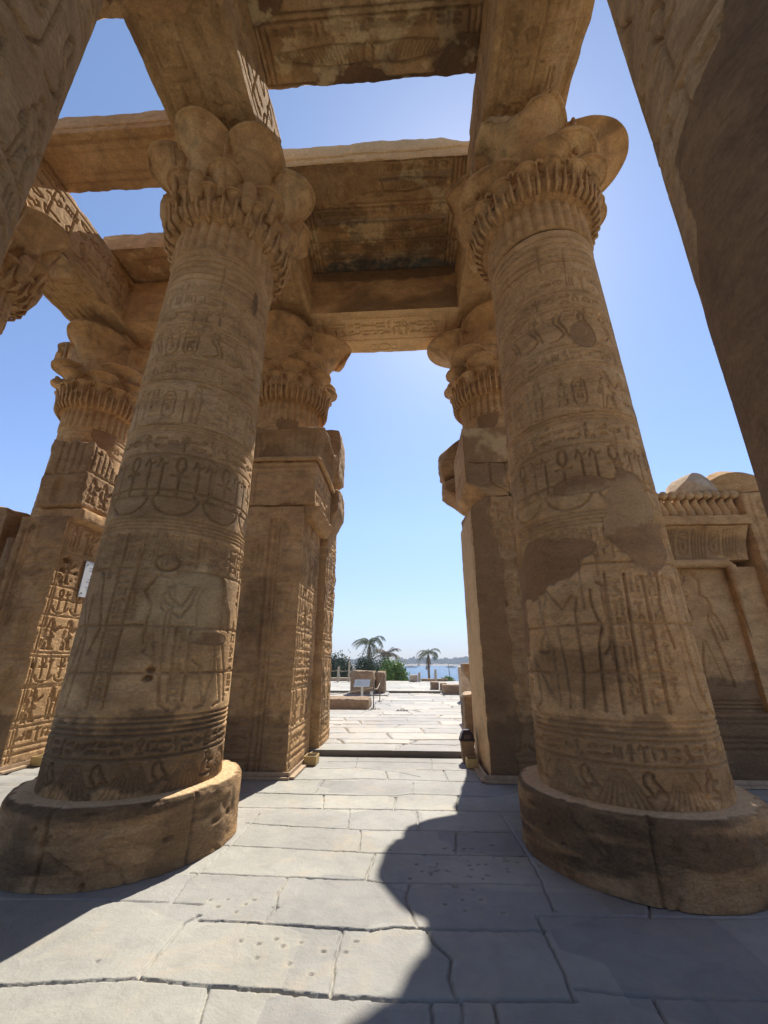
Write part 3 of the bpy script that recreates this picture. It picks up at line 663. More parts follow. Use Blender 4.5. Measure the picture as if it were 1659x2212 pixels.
def capital_parts(parent, kind, zb, fh, ang, seed, chip=0., mat=None, skipk=()):
    mat = mat or SAND
    key = (kind, zb, fh)
    zt = 8.74; T = lambda t: zb + fh + (zt - zb - fh) * t
    if key in CAPC:
        src = CAPC[key]; c = src['cap'].copy(); COL.objects.link(c); c.parent = parent; c.rotation_euler = (0, 0, ang); cap = c
    else:
        mb = MB(); bell_core(mb, zb, fh, seed)
        if kind == 'A':
            for k in range(16): trumpet(mb, (k + .5) * math.pi / 8, .80, .15, T(.0), T(.30), 22, 16, .80, 2.4, 110, .03, seed + k, 0, wk=2.4)
            for k in range(8): trumpet(mb, (k + .5) * math.pi / 4, .82, .23, T(.14), T(.56), 26, 18, .80, 1.8, 108, .04, seed + k, 0, wk=1.6, ridge=1)
            for k in range(8):   # closed buds under each great flower, pointed leaves between
                a = k * math.pi / 4; r0 = .86
                mb.tube([(r0 * math.cos(a), r0 * math.sin(a), T(.12)), ((r0 + .03) * math.cos(a), (r0 + .03) * math.sin(a), T(.28)), ((r0 + .06) * math.cos(a), (r0 + .06) * math.sin(a), T(.44)), ((r0 + .04) * math.cos(a), (r0 + .04) * math.sin(a), T(.56))], [.06, .105, .11, .03], 12)
                a += math.pi / 8
                mb.tube([((.9) * math.cos(a), (.9) * math.sin(a), T(.2)), ((1.0) * math.cos(a), (1.0) * math.sin(a), T(.6)), ((1.12) * math.cos(a), (1.12) * math.sin(a), T(.95))], [.06, .035, .012], 6)
        else:
            for k in range(4):
                a = (k + .5) * math.pi / 2; mb.tube([(.95 * math.cos(a), .95 * math.sin(a), T(.5)), (1.0 * math.cos(a), 1.0 * math.sin(a), T(.75)), (1.02 * math.cos(a), 1.02 * math.sin(a), T(.98))], [.05, .04, .03], 6)
            for k in range(32): trumpet(mb, (k + .5) * math.pi / 16, .80, .085, T(.02), T(.17), 12, 8, .82, 1.4, 100, .015, seed + k, 0)
            for k in range(16): trumpet(mb, k * math.pi / 8, .83, .15, T(.05), T(.31), 22, 14, .82, 2.2, 108, .03, seed + k, 0, wk=2.)
            for k in range(8): trumpet(mb, (k + .5) * math.pi / 4, .83, .27, T(.12), T(.44), 28, 16, .80, 1.8, 106, .04, seed + k, 0, wk=1.6, ridge=1)
            for k in range(8):
                a = (k + .5) * math.pi / 4
                for s_ in (-1, 1): hook(mb, a + s_ * .15, .93, T(.3), .06, s_)
            for k in range(4):
                a = (k + .5) * math.pi / 2
                for s_ in (-1, 1): hook(mb, a + s_ * .2, .98, T(.46), .12, s_)
        ns = 32 if kind == 'A' else 48
        for k in range(ns):
            a = (k + .25) * 2 * math.pi / ns; r1 = .93 if kind == 'A' else .94
            mb.tube([(.80 * math.cos(a), .80 * math.sin(a), T(-.01)), (.885 * math.cos(a), .885 * math.sin(a), T(.05)), (.90 * math.cos(a), .90 * math.sin(a), T(.16)), (r1 * math.cos(a), r1 * math.sin(a), T(.25 + .05 * (k % 2)))], [.024, .026, .022, .006], 6)
        cap = mb.obj('capital', mat, parent); cap.rotation_euler = (0, 0, ang)
        CAPC[key] = src = {'cap': cap, 'pet': []}
        if kind == 'A':
            for v in range(3):
                mb = MB(); trumpet(mb, 0, .86, .45, T(.20), T(1.0), 40, 30, .72, 1.5, 108, .055, seed + v * 7, .0, .05 * v, ridge=1, wf=.84); src['pet'].append(mb.obj('petal', mat, cap))
        else:
            for v in range(3):
                mb = MB(); trumpet(mb, 0, .62, .79, T(.22), T(1.0), 56, 32, .66, 1.7, 100, .06, seed + v * 7, .0, .06 + .10 * v + chip, ridge=1, wf=.80); src['pet'].append(mb.obj('petal', mat, cap))
            mb = MB(); trumpet(mb, 0, .68, .48, T(.12), T(.60), 44, 26, .68, 1.6, 100, .055, seed + 50, .0, .05, ridge=1, wf=.85); src['p2'] = mb.obj('petal', mat, cap)
        src['first'] = True
    n = 8 if kind == 'A' else 4
    for k in range(n):
        if k in skipk: continue
        v = [0, 1, 0, 2][(k + seed) % 4]
        p = src['pet'][v]
        if src.get('first') and not p.get('used_'): p['used_'] = 1; q = p
        else: q = p.copy(); COL.objects.link(q)
        q.parent = cap; q.rotation_euler = (0, 0, k * 2 * math.pi / n)
    if kind == 'B':
        for k in range(4):
            p = src['p2']
            if src.get('first') and k == 0: q = p
            else: q = p.copy(); COL.objects.link(q)
            q.parent = cap; q.rotation_euler = (0, 0, (k + .5) * math.pi / 2)
    src['first'] = False
    for p in src['pet']:
        if not p.get('used_') and p.parent == cap and p.name in COL.objects: COL.objects.unlink(p)
    return cap
def abacus(parent, c, seed, h=.62, z0=8.72, z1=9.08, mat=None):
    mb = MB(); rockbox(mb, -h, h, -h, h, z0, z1, .05, .015, .04, .008, seed); return mb.obj('abacus', mat or SOFF, parent)
GCOL = 'great sandstone columns of the hall'
# --- left great column
cL = (-2.75, 4.59)
tL = thing('column', 'carved round column on the left, its capital ringed with eight wide flower cups', 'column', (cL[0], cL[1], 0), GCOL)
base_obj(tL, cL, 3)
cv = shaft_canvas(21, variant=1)
for pl in ([(-.12,2.39),(-.22,2.23),(-.14,2.11),(-.16,1.81),(-.13,1.67),(-.09,1.88),(-.03,1.59),(-.08,1.46)],
           [(-.12,2.39),(-.0,2.37),(.05,2.32),(.02,2.27),(-.03,2.26),(.03,2.18),(.13,2.09),(.19,2.2),(.25,2.34),(.28,2.33),(.22,2.12),(.14,1.99),(.07,2.03),(.01,2.07),(.0,1.95),(.03,1.7),(.04,1.46),(.06,1.3),(.08,1.22),(.16,1.17)],
           [(-.02,2.27),(-.06,2.1),(-.02,2.05)],[(-.06,2.2),(.0,2.12),(.06,2.1)],
           [(.46,2.47),(.56,2.42),(.6,2.35),(.61,2.23),(.68,2.14),(.73,2.07),(.75,1.88)],[(.46,2.47),(.36,2.33),(.29,2.18),(.30,2.0),(.32,1.89)],[(.61,2.23),(.62,2.05),(.61,1.89)],
           [(.32,1.6),(.40,1.55),(.43,1.4),(.49,1.19),(.40,1.17)],[(.56,1.74),(.58,1.5),(.49,1.2)],[(.62,1.6),(.66,1.4),(.72,1.2),(.62,1.17)],[(.66,1.75),(.74,1.5),(.80,1.2)],
           [(-.81,2.46),(-.9,2.5),(-1.0,2.46),(-1.05,2.35),(-.97,2.21),(-.86,2.0),(-.79,1.88),(-.86,1.6),(-.93,1.33)],[(-.81,2.46),(-.7,2.4),(-.65,2.16),(-.58,1.88),(-.62,1.75),(-.66,1.65)],[(-.8,2.2),(-.74,1.7),(-.8,1.2)],
           [(-.3,2.8),(-.36,2.0),(-.38,1.2)],[(-.5,2.8),(-.52,2.0),(-.52,1.2)],[(.22,2.8),(.22,2.5)],[(.12,1.9),(.14,1.25)],[(.26,1.9),(.27,1.25)]):
    trace(cv, pl, .5)
r = random.Random(44)
for a, b, z0_, z1_ in ((-.49, .10, 1.2, 2.4), (-.35, .10, 1.9, 2.75), (.14, .09, 1.25, 1.95), (-.64, .10, 2.3, 2.8), (.34, .1, 2.5, 2.8), (.5, .1, 2.5, 2.8), (.84, .13, 1.2, 2.0), (.86, .12, 2.1, 2.75), (-1.3, .2, 1.3, 2.6)): textcol(cv, a + cv.w / 2, b, z0_ - .5, z1_ - .5, r, .010, .012)
cv.fill([(a + cv.w / 2, b - .5) for a, b in [(-.12,2.39),(-.22,2.23),(-.14,2.11),(-.13,1.67),(-.03,1.59),(.04,1.46),(.06,1.3),(.04,1.46),(.01,1.95),(.01,2.07),(.13,2.09),(.03,2.18),(-.03,2.26),(.05,2.32),(0,2.37)]], .012)
cv.fill([(a + cv.w / 2, b - .5) for a, b in [(.46,2.47),(.56,2.42),(.6,2.35),(.61,2.23),(.73,2.07),(.75,1.88),(.61,1.89),(.32,1.89),(.29,2.18)]], .012)
cv.ell(cv.w / 2 - .06, 2.52 - .5, .115, .085, .018, .024)
for x, y in ((-.04, 1.51), (-.05, 1.44)): cv.hole(x + cv.w / 2, y - .5, .04, .028, .09)
cv.area(1, cv.w / 2 - .1, 3.4 - .5, 1.1, .42, .35, .35, 4); cv.area(1, cv.w / 2 - .1, .28, 1.2, .32, .7, .8, 5); cv.area(1, cv.w / 2 - .4, 1.6, 1.3, .7, .25, .6, 15)
cv.area(3, cv.w / 2 + .2, 2.2 - .5, .42, .32, .5, .9, 6, .3); cv.area(0, cv.w / 2 + .3, 2.37 - .5, .3, .08, .8, .4, 8); cv.area(0, cv.w / 2 + .45, 1.8 - .5, .25, .06, .9, .3, 9)
cv.area(0, cv.w / 2 + .52, 6.35 - .5, .05, .2, .9, .5, 10); cv.hole(cv.w / 2 - .02, 4.66 - .5, .09, .015, .05); cv.hole(cv.w / 2 - .12, 5.57 - .5, .05, .012, .04)
cv.area(1, cv.w / 2 + .55, 6.35 - .5, .05, .2, .5, .5, 10)
shaft_obj(tL, (0, 0), R_(-59), cv, .5, 3)
capital_parts(tL, 'A', 6.9, .5, R_(38.5), 3)
abacus(tL, cL, 5)
# --- right great column
cR = (2.03, 4.62)
tR = thing('column', 'carved round column on the right with brown plaster patches and a broken top flower', 'column', (cR[0], cR[1], 0), GCOL)
base_obj(tR, cR, 13)
cv = shaft_canvas(42, variant=1)
for pl in ([(-.59,2.29),(-.58,2.0),(-.55,1.86),(-.64,1.68),(-.57,1.66),(-.51,1.69)],[(-.51,1.69),(-.54,1.86),(-.56,2.0),(-.5,2.2)],[(-.48,2.25),(-.4,2.15),(-.32,2.05),(-.22,2.16),(-.17,2.14),(-.2,2.01),(-.2,1.81),(-.2,1.5),(-.24,1.21)],
           [(-.04,2.21),(-.05,2.1),(-.02,1.96),(.01,1.87),(-.04,1.73),(-.05,1.58),(-.06,1.4),(-.07,1.19)],[(.02,2.28),(.08,2.23),(.07,1.96),(.07,1.8),(.04,1.7),(.0,1.65)],
           [(-.76,1.61),(-.72,1.45),(-.70,1.23),(-.83,1.15),(-.76,1.13)],[(-.74,1.6),(-.6,1.4),(-.52,1.26)],[(-.4,1.9),(-.36,1.5),(-.36,1.2)],[(-.48,1.7),(-.46,1.2)],
           [(.56,2.33),(.6,2.36),(.58,2.2),(.55,2.07),(.56,1.9),(.6,1.7)],[(.81,2.3),(.86,2.18),(.91,2.07),(1.0,2.25),(1.11,2.39)],[(.66,2.33),(.68,2.0),(.71,1.84),(.68,1.6),(.66,1.31),(.72,1.19),(.84,1.17)],[(.76,1.9),(.78,1.6),(.82,1.35),(.9,1.19),(1.06,1.13)],
           [(.1,2.35),(.08,1.8),(.06,1.18)],[(.27,2.34),(.24,1.8),(.22,1.19)],[(.43,2.32),(.42,1.8),(.41,1.19)],[(-.9,2.2),(-.95,1.8),(-.98,1.2)]):
    trace(cv, pl, .5, .017, .024)
cv.fill([(a + cv.w / 2, b - .5) for a, b in [(-.59,2.29),(-.58,2.0),(-.55,1.86),(-.54,1.5),(-.52,1.26),(-.24,1.21),(-.2,1.5),(-.2,2.01),(-.17,2.14),(-.22,2.16),(-.32,2.05),(-.4,2.15),(-.48,2.25)]], .014)
cv.fill([(a + cv.w / 2, b - .5) for a, b in [(.66,2.33),(.68,2.0),(.71,1.84),(.68,1.6),(.66,1.31),(.72,1.19),(.9,1.19),(.82,1.35),(.78,1.6),(.76,1.9),(.8,2.3)]], .014)
r = random.Random(3)
for a, b in ((-.02, .0),): pass
for a, b in ((-.95, .1), (.46, .08), (.86, .12), (1.1, .14)): textcol(cv, a + cv.w / 2, b, .72, 1.8, r, .010, .012)
for a, b in ((.12, .1), (.28, .12)): textcol(cv, a + cv.w / 2, b, .72, 1.8, r, .011, .013)
cv.jline([(-.6 + cv.w / 2, 1.4), (1.1 + cv.w / 2, 1.41)], .009, .02, .005, .1, r); cv.jline([(-.1 + cv.w / 2, 1.0), (.5 + cv.w / 2, 1.0)], .009, .02, .005, .1, r)
W = cv.w / 2
for x, y, a, b in ((-.5, 2.55, .42, .25), (-.85, 2.4, .4, .25), (-.15, 2.62, .2, .12), (.48, 3.0, .26, .42), (.55, 2.62, .33, .3), (.1, 3.26, .34, .09), (.40, 2.80, .22, .36), (-.2, 2.62, .3, .12)):
    cv.area(0, x + W, y - .5, a, b, .95, .5, 31, .06, 3.6)
cv.area(0, .38 + W, 5.15 - .5, .16, .19, .8, .1, 33, .05); cv.area(0, -1.0 + W, 1.95 - .5, .15, .3, .9, .5, 35)
cv.area(1, -.1 + W, .3, 1.3, .30, .4, .8, 25); cv.area(1, -.3 + W, 1.0, .5, .22, .35, .9, 26); cv.area(1, W, 3.0, 1.2, .3, .2, .5, 27)
cv.area(3, .3 + W, 3.0 - .5, .5, .3, .15, .8, 28); cv.hole(-.2 + W, 4.0 - .5, .02, .02, .03)
for k in range(46): # crumbled edge of the plaster
    a = r.uniform(-.9, .9); cv.hole(a + W, r.choice((2.3, 2.84)) - .5 + r.uniform(-.03, .03), r.uniform(.01, .04), r.uniform(.006, .02), .014)
shaft_obj(tR, (0, 0), R_(-114), cv, .5, 13)
cap = capital_parts(tR, 'B', 6.98, .5, R_(-112), 5, .06, skipk=(0, 3))
for k, cl, sd_ in ((0, 1.14, 3), (3, 1.2, 9)):
    mb = MB(); zt7 = lambda t: 7.48 + 1.26 * t; trumpet(mb, 0, .64, .77, zt7(.22), zt7(1.0), 60, 30, .66, 1.7, 100, .06, sd_, 0, .12, cl, ridge=1, wf=.80); q = mb.obj('petal', SAND, cap); q.rotation_euler = (0, 0, k * math.pi / 2); q['label'] = 'broken petal'
abacus(tR, cR, 15, .66)
# --- near columns at the frame's edges
def near_shaft(t, c, th0, seed, stains):
    r = random.Random(seed); cv = Cv(CIR, 6.5, .013); C = CIR
    for z in (5.95, 5.8, 5.65, 5.5): cv.hl(z, .02, .02)
    for z, h in ((5.2, .22), (3.35, .2), (2.2, .2)): textrow(cv, .1, C, z, h, r, .013, .02); cv.hl(z - .05, .013, .016); cv.hl(z + h + .05, .013, .016)
    x = .1
    while x < C - .6:
        cartouche(cv, x, 4.35, .26, .7, r, .02, .026); glyph(cv, 'cobra', x + .32, 4.35, .3, .6, .02, .028); glyph(cv, 'bird', x + .66, 4.4, .4, .5, .02, .028); x += 1.15
    x = .1
    while x < C - .6:
        figure(cv, x + .2, 3.62, .62, 'king', 1, .017, .024); glyph(cv, 'ankh', x + .5, 3.65, .3, .5, .02, .026); x += .85
    x = .1
    while x < C - .4:
        cv.ell(x + .3, 2.75, .27, .18, .018, .024, 180, 360); glyph(cv, 'ankh', x + .16, 2.75, .28, .45, .02, .026); glyph(cv, 'was', x - .05, 2.75, .18, .45, .018, .024); x += .64
    for k in range(7): figure(cv, .4 + k * .7, .3, 1.6, r.choice(('king', 'queen')), 1, .02, .03); textcol(cv, .05 + k * .7, .12, .8, 2.1, r, .012, .016)
    for k in range(60): cv.hole(r.uniform(0, C), r.uniform(0, 6.5), r.uniform(.01, .04), r.uniform(.01, .03), .025)
    for a in stains:
        if a[0] == 'edge':
            sb = np.interp(cv.Y, [1.5, 2.6, 2.85, 3.3, 3.4, 4.5, 6.5], [-1.1, -.42, -.16, -.12, .25, .5, .8]) + .12 * fbm(np.stack([cv.X, cv.Y, 0 * cv.X], -1), 2.2, 5, 3, .6)
            cv.M[..., 0] = sstep(-.012, .012, cv.X - C / 2 - sb) * (cv.X < C / 2 + 2)
        else: cv.area(*a)
    return shaft_obj(t, c, th0, cv, .5, seed)
cN = (-2.75, 1.0)
tN = thing('column', 'near carved column leaning in at the upper left edge', 'column', (cN[0], cN[1], 0), GCOL)
base_obj(tN, cN, 23); near_shaft(tN, (0, 0), R_(0), 71, [(1, CIR / 2, 3, 2, 3, .25, .8, 61)]); capital_parts(tN, 'B', 6.98, .5, 0, 7); abacus(tN, cN, 25)
cM = (2.03, 1.1)
tM = thing('column', 'near column in deep shade at the right edge, mostly covered with smooth brown plaster', 'column', (cM[0] - .03, cM[1], 0), GCOL)
base_obj(tM, cM, 33); near_shaft(tM, (0, 0), R_(175), 72, [('edge',), (1, CIR / 2 + .9, 2.5, .7, 3.0, .35, .8, 63)]); capital_parts(tM, 'B', 6.98, .5, 0, 8); abacus(tM, cM, 35)
# --- far left column of the same row and its capital
def plain_shaft(t, seed, th0, z1, res=.022):
    r = random.Random(seed); cv = Cv(CIR, z1 - .5, res)
    for i in range(4): cv.hl(cv.h - .1 - i * .1, .02, .018)
    z = cv.h - .7
    while z > .3:
        textrow(cv, .1, CIR, z, .22, r, .018, .018); cv.hl(z - .04, .016, .014); z -= .3
        if z > 1 and r.random() < .6:
            x = .2
            while x < CIR - .3: figure(cv, x, z - .65, .6, r.choice(('king', 'queen')), 1, .018, .02); x += .5
            z -= .95
    return shaft_obj(t, (0, 0), th0, cv, .5, seed)
cS = (-7.3, 4.6)
tS = thing('column', 'column at the far left edge whose flower capital carries the side beam', 'column', (cS[0], cS[1], 0), GCOL)
base_obj(tS, cS, 43); plain_shaft(tS, 73, R_(-35), 6.9); capital_parts(tS, 'A', 6.9, .5, R_(10), 9); abacus(tS, cS, 45)
# --- facade columns
GF = 'engaged columns of the facade'
FC = []
for i, (x, lab, an) in enumerate(((-2.75, 'facade column left of the doorway, four-lobed flower capital above a broken gate jamb', 0), (2.03, 'facade column right of the doorway, four-lobed capital half hidden by the great column', 0), (-7.4, 'facade column at far left with tiered flower capital against blue sky', 8))):
    t = thing('column', lab, 'column', (x, 8.2, 0), GF); FC.append(t)
    r = random.Random(80 + i); cv = Cv(CIR, 6.1, .022)
    for z in (5.95, 5.86, 5.5): cv.hl(z, .018, .016)
    textrow(cv, 0, CIR, 5.56, .26, r, .016, .018); textrow(cv, 0, CIR, 4.9, .3, r, .018, .02)
    for z in range(9): textrow(cv, 0, CIR, .3 + z * .5, .36, r, .018, .02); cv.hl(.22 + z * .5, .014, .014)
    cv.area(0, CIR / 2 + (.0 if i < 2 else .15), 6.0, .26, .38, .9, .35, 90 + i, .05); cv.area(0, CIR / 2 - .1, 5.35, .7, .4, .6, .5, 94 + i, .05)
    o = shaft_obj(t, (0, 0), R_((-71, -114, -48)[i]), cv, .45, 83 + i)
    capital_parts(t, 'B', 6.5, .45, R_(an - 4 + 3 * i), 11 + i); abacus(t, (x, 8.2), 55 + i, .66)

# ------------------------------------------------------------------ architraves and roof slabs
GA = 'stone beams running from column to column'
def beam(lab, x0, x1, y0, y1, z0, z1, seed, faces=None, mat=None, group=GA, name='stone_beam', cat='beam', res=.07, wear=.03, amp=.012, fn=None, rw=.07):
    mb = MB(); rockbox(mb, x0, x1, y0, y1, z0, z1, res, wear, rw, amp, seed, faces, fn)
    return tag(mb.obj(name, mat or SOFF), lab, cat, group)
def side_relief(w, h, seed, res=.018, dense=True):
    r = random.Random(seed); cv = Cv(w, h, res)
    cv.hl(h * .12); cv.hl(h * .9)
    textrow(cv, .05, w, h * .55, h * .32, r, .018, .026); textrow(cv, .05, w, h * .16, h * .34, r, .018, .026)
    for k in range(int(w / .5)): cv.seg(k * .5, h * .12, k * .5 + r.uniform(-.02, .02), h * .9, .014, .02)
    return cv
def under_relief(w, l, seed, res=.02, along='y'):
    r = random.Random(seed); cv = Cv(w, l, res)
    for x in (.12, .17, w / 2, w - .17, w - .12): cv.seg(x, .1, x, l - .1, .012, .012)
    textcol(cv, .2, w / 2 - .24, .2, l - .2, r, .014, .014); textcol(cv, w / 2 + .04, w / 2 - .24, .2, l - .2, r, .014, .014)
    for k in range(12): cv.hole(r.uniform(0, w), r.uniform(0, l), .03, .02, .03)
    cv.noise_area(1, .22, .35, .8, seed); cv.noise_area(0, .38, .8, .7, seed + 1, .06)
    return cv
Z0, Z1 = 9.08, 10.35
beam('great left beam running overhead from the near column to the great left column', -3.40, -2.10, .4, 4.55, Z0, Z1, 101, {'+x': side_relief(4.15, 1.27, 1), '-z': under_relief(1.3, 4.15, 2)})
beam('left beam over the aisle between the great left column and the facade column', -3.38, -2.12, 4.57, 8.9, Z0, Z1, 102, {'+x': side_relief(4.33, 1.27, 3), '-z': under_relief(1.26, 4.33, 4)})
def erode_r(P):
    n = fbm(P, 1.1, 3, 77); w = sstep(1.95, 2.5, P[..., 0]) * sstep(9.7, 9.0, P[..., 2]); P = P.copy()
    P[..., 2] += w * (.16 + .2 * n); return P
beam('great right beam overhead with one edge broken away above the broken capital', 1.22, 2.46, .4, 4.6, Z0, Z1, 103, {'-x': side_relief(4.2, 1.27, 5), '-z': under_relief(1.24, 4.2, 6)}, fn=erode_r)
beam('right beam between the great right column and the facade column', 1.24, 2.5, 4.62, 8.9, Z0, Z1, 104, {'-x': side_relief(4.28, 1.27, 7), '-z': under_relief(1.26, 4.28, 8)})
beam('side beam at far left between its two capitals, upper face sunlit', -7.85, -6.58, 4.4, 8.9, Z0, Z1, 105, {'+x': side_relief(4.5, 1.27, 9), '-z': under_relief(1.27, 4.5, 10)})
beam('side beam at far left behind the near column', -7.85, -6.58, .4, 4.38, Z0, Z1, 106, {'+x': side_relief(3.98, 1.27, 19)})
beam('back part of the great left beam behind the viewer', -3.4, -2.1, -3.5, .38, Z0, Z1, 107)
beam('back part of the great right beam behind the viewer', 1.22, 2.46, -3.5, .38, Z0, Z1, 108)
# lintels across the facade
r = random.Random(9)
cv = Cv(3.3, 1.3, .013)
for d_ in (.1, .13, .16): cv.poly([(.1 + d_, d_ * 0 + .42 + d_ * .3), (3.2 - d_, .42 + d_ * .3), (3.2 - d_, 1.27 - d_), (.1 + d_, 1.27 - d_)], .008, .012, True)
textrow(cv, .42, 2.95, .80, .2, r, .012, .02); textrow(cv, .42, 2.95, .58, .2, r, .012, .02)
cv.ell(1.6, .2, .16, .1, .014, .018); cv.ell(1.35, .2, .1, .08, .012, .016, 60, 300); cv.ell(1.85, .2, .1, .08, .012, .016, -120, 120)
for k in range(22):
    for s_ in (-1, 1): cv.seg(1.6 + s_ * (.3 + k * .05), .25, 1.6 + s_ * (.35 + k * .056), .08, .006, .01)
cv.M[..., 3] = .35
cv.H = cv.H[::-1]
cv.H = cv.H[::-1]
cvf = Cv(3.3, 1.27, .025); cvf.noise_area(1, .1, .6, .9, 8); cvf.area(1, 1.65, 1.2, 2, .3, .7, .4, 3)
# underside canvas v runs with y (near edge = v 0), so flip it to read from inside the hall
cv.H = cv.H[::-1].copy(); cv.M = cv.M[::-1].copy()
beam('stone lintel over the main doorway with rows of carved signs on its sunlit underside', -2.16, 1.28, 7.2, 8.55, Z0 - .006, Z1 - .01, 111, {'-z': Cv(3.3, 1.3, .013) if False else cv, '-y': cvf}, mat=SAND, group='stone lintels of the facade', cat='lintel', name='lintel', wear=.015, amp=.006)
cv2 = Cv(3.16, 1.3, .02); textrow(cv2, .2, 3, .7, .25, r, .016, .018); textrow(cv2, .2, 3, .3, .25, r, .016, .018)
beam('stone lintel over the second doorway at left behind the great column', -6.62, -3.34, 7.2, 8.55, Z0 - .006, Z1 - .01, 112, {'-z': cv2, '-y': Cv(3.16, 1.25, .05)}, mat=SAND, group='stone lintels of the facade', cat='lintel', name='lintel')
# roof slabs
GR = 'roof slabs laid across the beams'
def ceil_relief(w, l, seed, paint=True, res=.015):
    r = random.Random(seed); cv = Cv(w, l, res)
    nb = max(2, int(round(l / .75))); bh = l / nb
    for k in range(nb):
        y = k * bh; cx = w / 2
        cv.hl(y + .03, .014, .018); cv.hl(y + bh - .05, .014, .018)
        for x in (.25, .32, .39, .47, w - .25, w - .32, w - .39, w - .47): cv.seg(x, y + .05, x, y + bh - .05, .010, .016)
        textcol(cv, .05, .16, y + .05, y + bh - .06, r, .011, .014); textcol(cv, w - .22, .16, y + .05, y + bh - .06, r, .011, .014)
        yy = y + bh * .55
        cv.ell(cx, yy, .07, .12, .012, .018); cv.ell(cx, yy + .15, .045, .045, .012, .016)
        for s_ in (-1, 1):
            cv.poly([(cx + s_ * .08, yy + .1), (cx + s_ * .5, yy + .13), (cx + s_ * (w / 2 - .6), yy + .02), (cx + s_ * (w / 2 - .55), yy - .06), (cx + s_ * .5, yy - .12), (cx + s_ * .08, yy - .1)], .012, .018)
            for q in range(18): f = q / 18; cv.seg(cx + s_ * (.15 + f * (w / 2 - .8)), yy + .08 - f * .05, cx + s_ * (.2 + f * (w / 2 - .74)), yy - .1 + f * .03, .007, .012)
        textrow(cv, .55, w - .55, y + .07, .13, r, .011, .014)
        if paint:
            W = cv.win(.5, y + bh * .3, w - .5, y + bh * .45, 0); cv.M[W + (2,)] = .35
    cv.H *= 1.7
    cv.noise_area(1, .2, .5, 1.2, seed, .1); cv.noise_area(3, .15, .6, 3.5, seed + 4, .1)
    if paint: cv.area(2, w / 2, l - .2, w * .42, .2, .9, .3, seed + 6); cv.area(1, .3, l - .05, w, .06, 1, .4, seed + 7)
    for k in range(30): cv.hole(r.uniform(0, w), r.uniform(0, l), r.uniform(.01, .03), r.uniform(.01, .02), .02)
    return cv
cB = ceil_relief(3.5, 2.35, 51)
# broken shallow bay in the near left corner of the slab
D = np.hypot((cB.X - .75) / 1.05, (cB.Y - .0) / .8) + .16 * fbm(np.stack([cB.X, cB.Y, 0 * cB.X], -1), 3, 4, 3)
w = sstep(1.04, .98, D) * (cB.X > .25); crk = fbm(np.stack([cB.X, cB.Y, 0 * cB.X], -1), 1.6, 4, 8)
cB.H = cB.H * (1 - w) + w * (.035 + .05 * np.round(crk * 4) / 4 + .02 * crk); cB.M[..., 2] *= (1 - w); cB.M[..., 1] = np.maximum(cB.M[..., 1] * (1 - w), w * .25); cB.M[..., 3] *= (1 - w)
def chipfront(P):
    P = P.copy(); w = sstep(.3, 1.15, P[..., 0]) * (P[..., 2] > 10.7); P[..., 2] -= w * .0
    return P
cF = Cv(3.5, .56, .02); rr = random.Random(2)
cF.jline([(0, .16), (1.0, .17), (1.4, .22), (2.2, .19), (3.5, .24)], .012, .03, .01, .1, rr); cF.noise_area(3, -.3, .6, .8, 5)
for k in range(26): cF.hole(rr.uniform(.3, 2.2), rr.uniform(-.01, .03), rr.uniform(.03, .1), .02, .05)
def slabtop(P):
    P = P.copy(); t = sstep(10.6, 10.95, P[..., 2]); P[..., 2] -= t * (.18 * sstep(.75, 1.25, P[..., 0]) + .03 * (P[..., 0] < -.72) + .012 * fbm(P * np.array([3, .1, .1]), 2, 3, 5)); return P
beam('roof slab over the far bay, painted winged birds carved beneath', -2.4, 1.55, 4.95, 7.35, Z1 + .012, 10.95, 121, {'-z': cB, '-y': cF}, name='roof_slab', cat='roof slab', group=GR, fn=slabtop, mat=SOFF, res=.05, wear=.02)
beam('outer roof slab above the main doorway lintel', -2.4, 1.55, 7.37, 8.9, Z1 + .012, 10.9, 122, name='roof_slab', cat='roof slab', group=GR)
cA = ceil_relief(3.6, 3.1, 57, False)
for a in ((0, .35, 2.0, .45, .4, 1., .2, 3, .05), (0, 2.6, 1.9, .5, .35, 1., .2, 4, .05), (0, 1.5, 3.1, .5, .25, 1., .3, 5, .05), (0, 3.3, 2.95, .6, .35, 1., .3, 6, .05), (0, 2.4, 3.15, .8, .1, 1., .3, 7, .05)): cA.area(*a)
beam('near roof slab across the top with dark plaster repairs beneath', -2.5, 1.6, .75, 3.86, Z1 + .012, 10.95, 123, {'-z': cA}, name='roof_slab', cat='roof slab', group=GR)
cC = Cv(3.3, .98, .02); rr = random.Random(6); cC.poly([(.2, .15), (2.9, .15), (2.9, .8), (.2, .8)], .02, .02, True); cC.poly([(.8, .3), (2.2, .3), (2.2, .65), (.8, .65)], .02, .016, True); cC.noise_area(1, .2, .5, 1., 3)
cC2 = Cv(3.3, .5, .02); cC2.jline([(0, .12), (3.3, .14)], .012, .03, .01, .1, rr)
beam('narrow roof slab bridging the left bay in mid air', -6.9, -3.05, 4.2, 5.18, Z1 + .012, 10.85, 124, {'-z': cC, '-y': cC2}, name='roof_slab', cat='roof slab', group=GR, mat=SAND)
beam('lower left roof slab behind the great left column near the facade', -6.9, -3.05, 6.35, 8.6, Z1 + .012, 10.85, 125, {'-z': ceil_relief(3.36, 2.25, 66, False, .03)}, name='roof_slab', cat='roof slab', group=GR, mat=SAND)
beam('small end of a roof slab at the top edge right of the great right beam', 2.3, 6.6, .6, 2.92, Z1 + .012, 10.9, 126, name='roof_slab', cat='roof slab', group=GR)
beam('small end of a roof slab at the top edge left of the great left beam', -6.66, -3.3, .6, 2.95, Z1 + .012, 10.9, 127, name='roof_slab', cat='roof slab', group=GR)

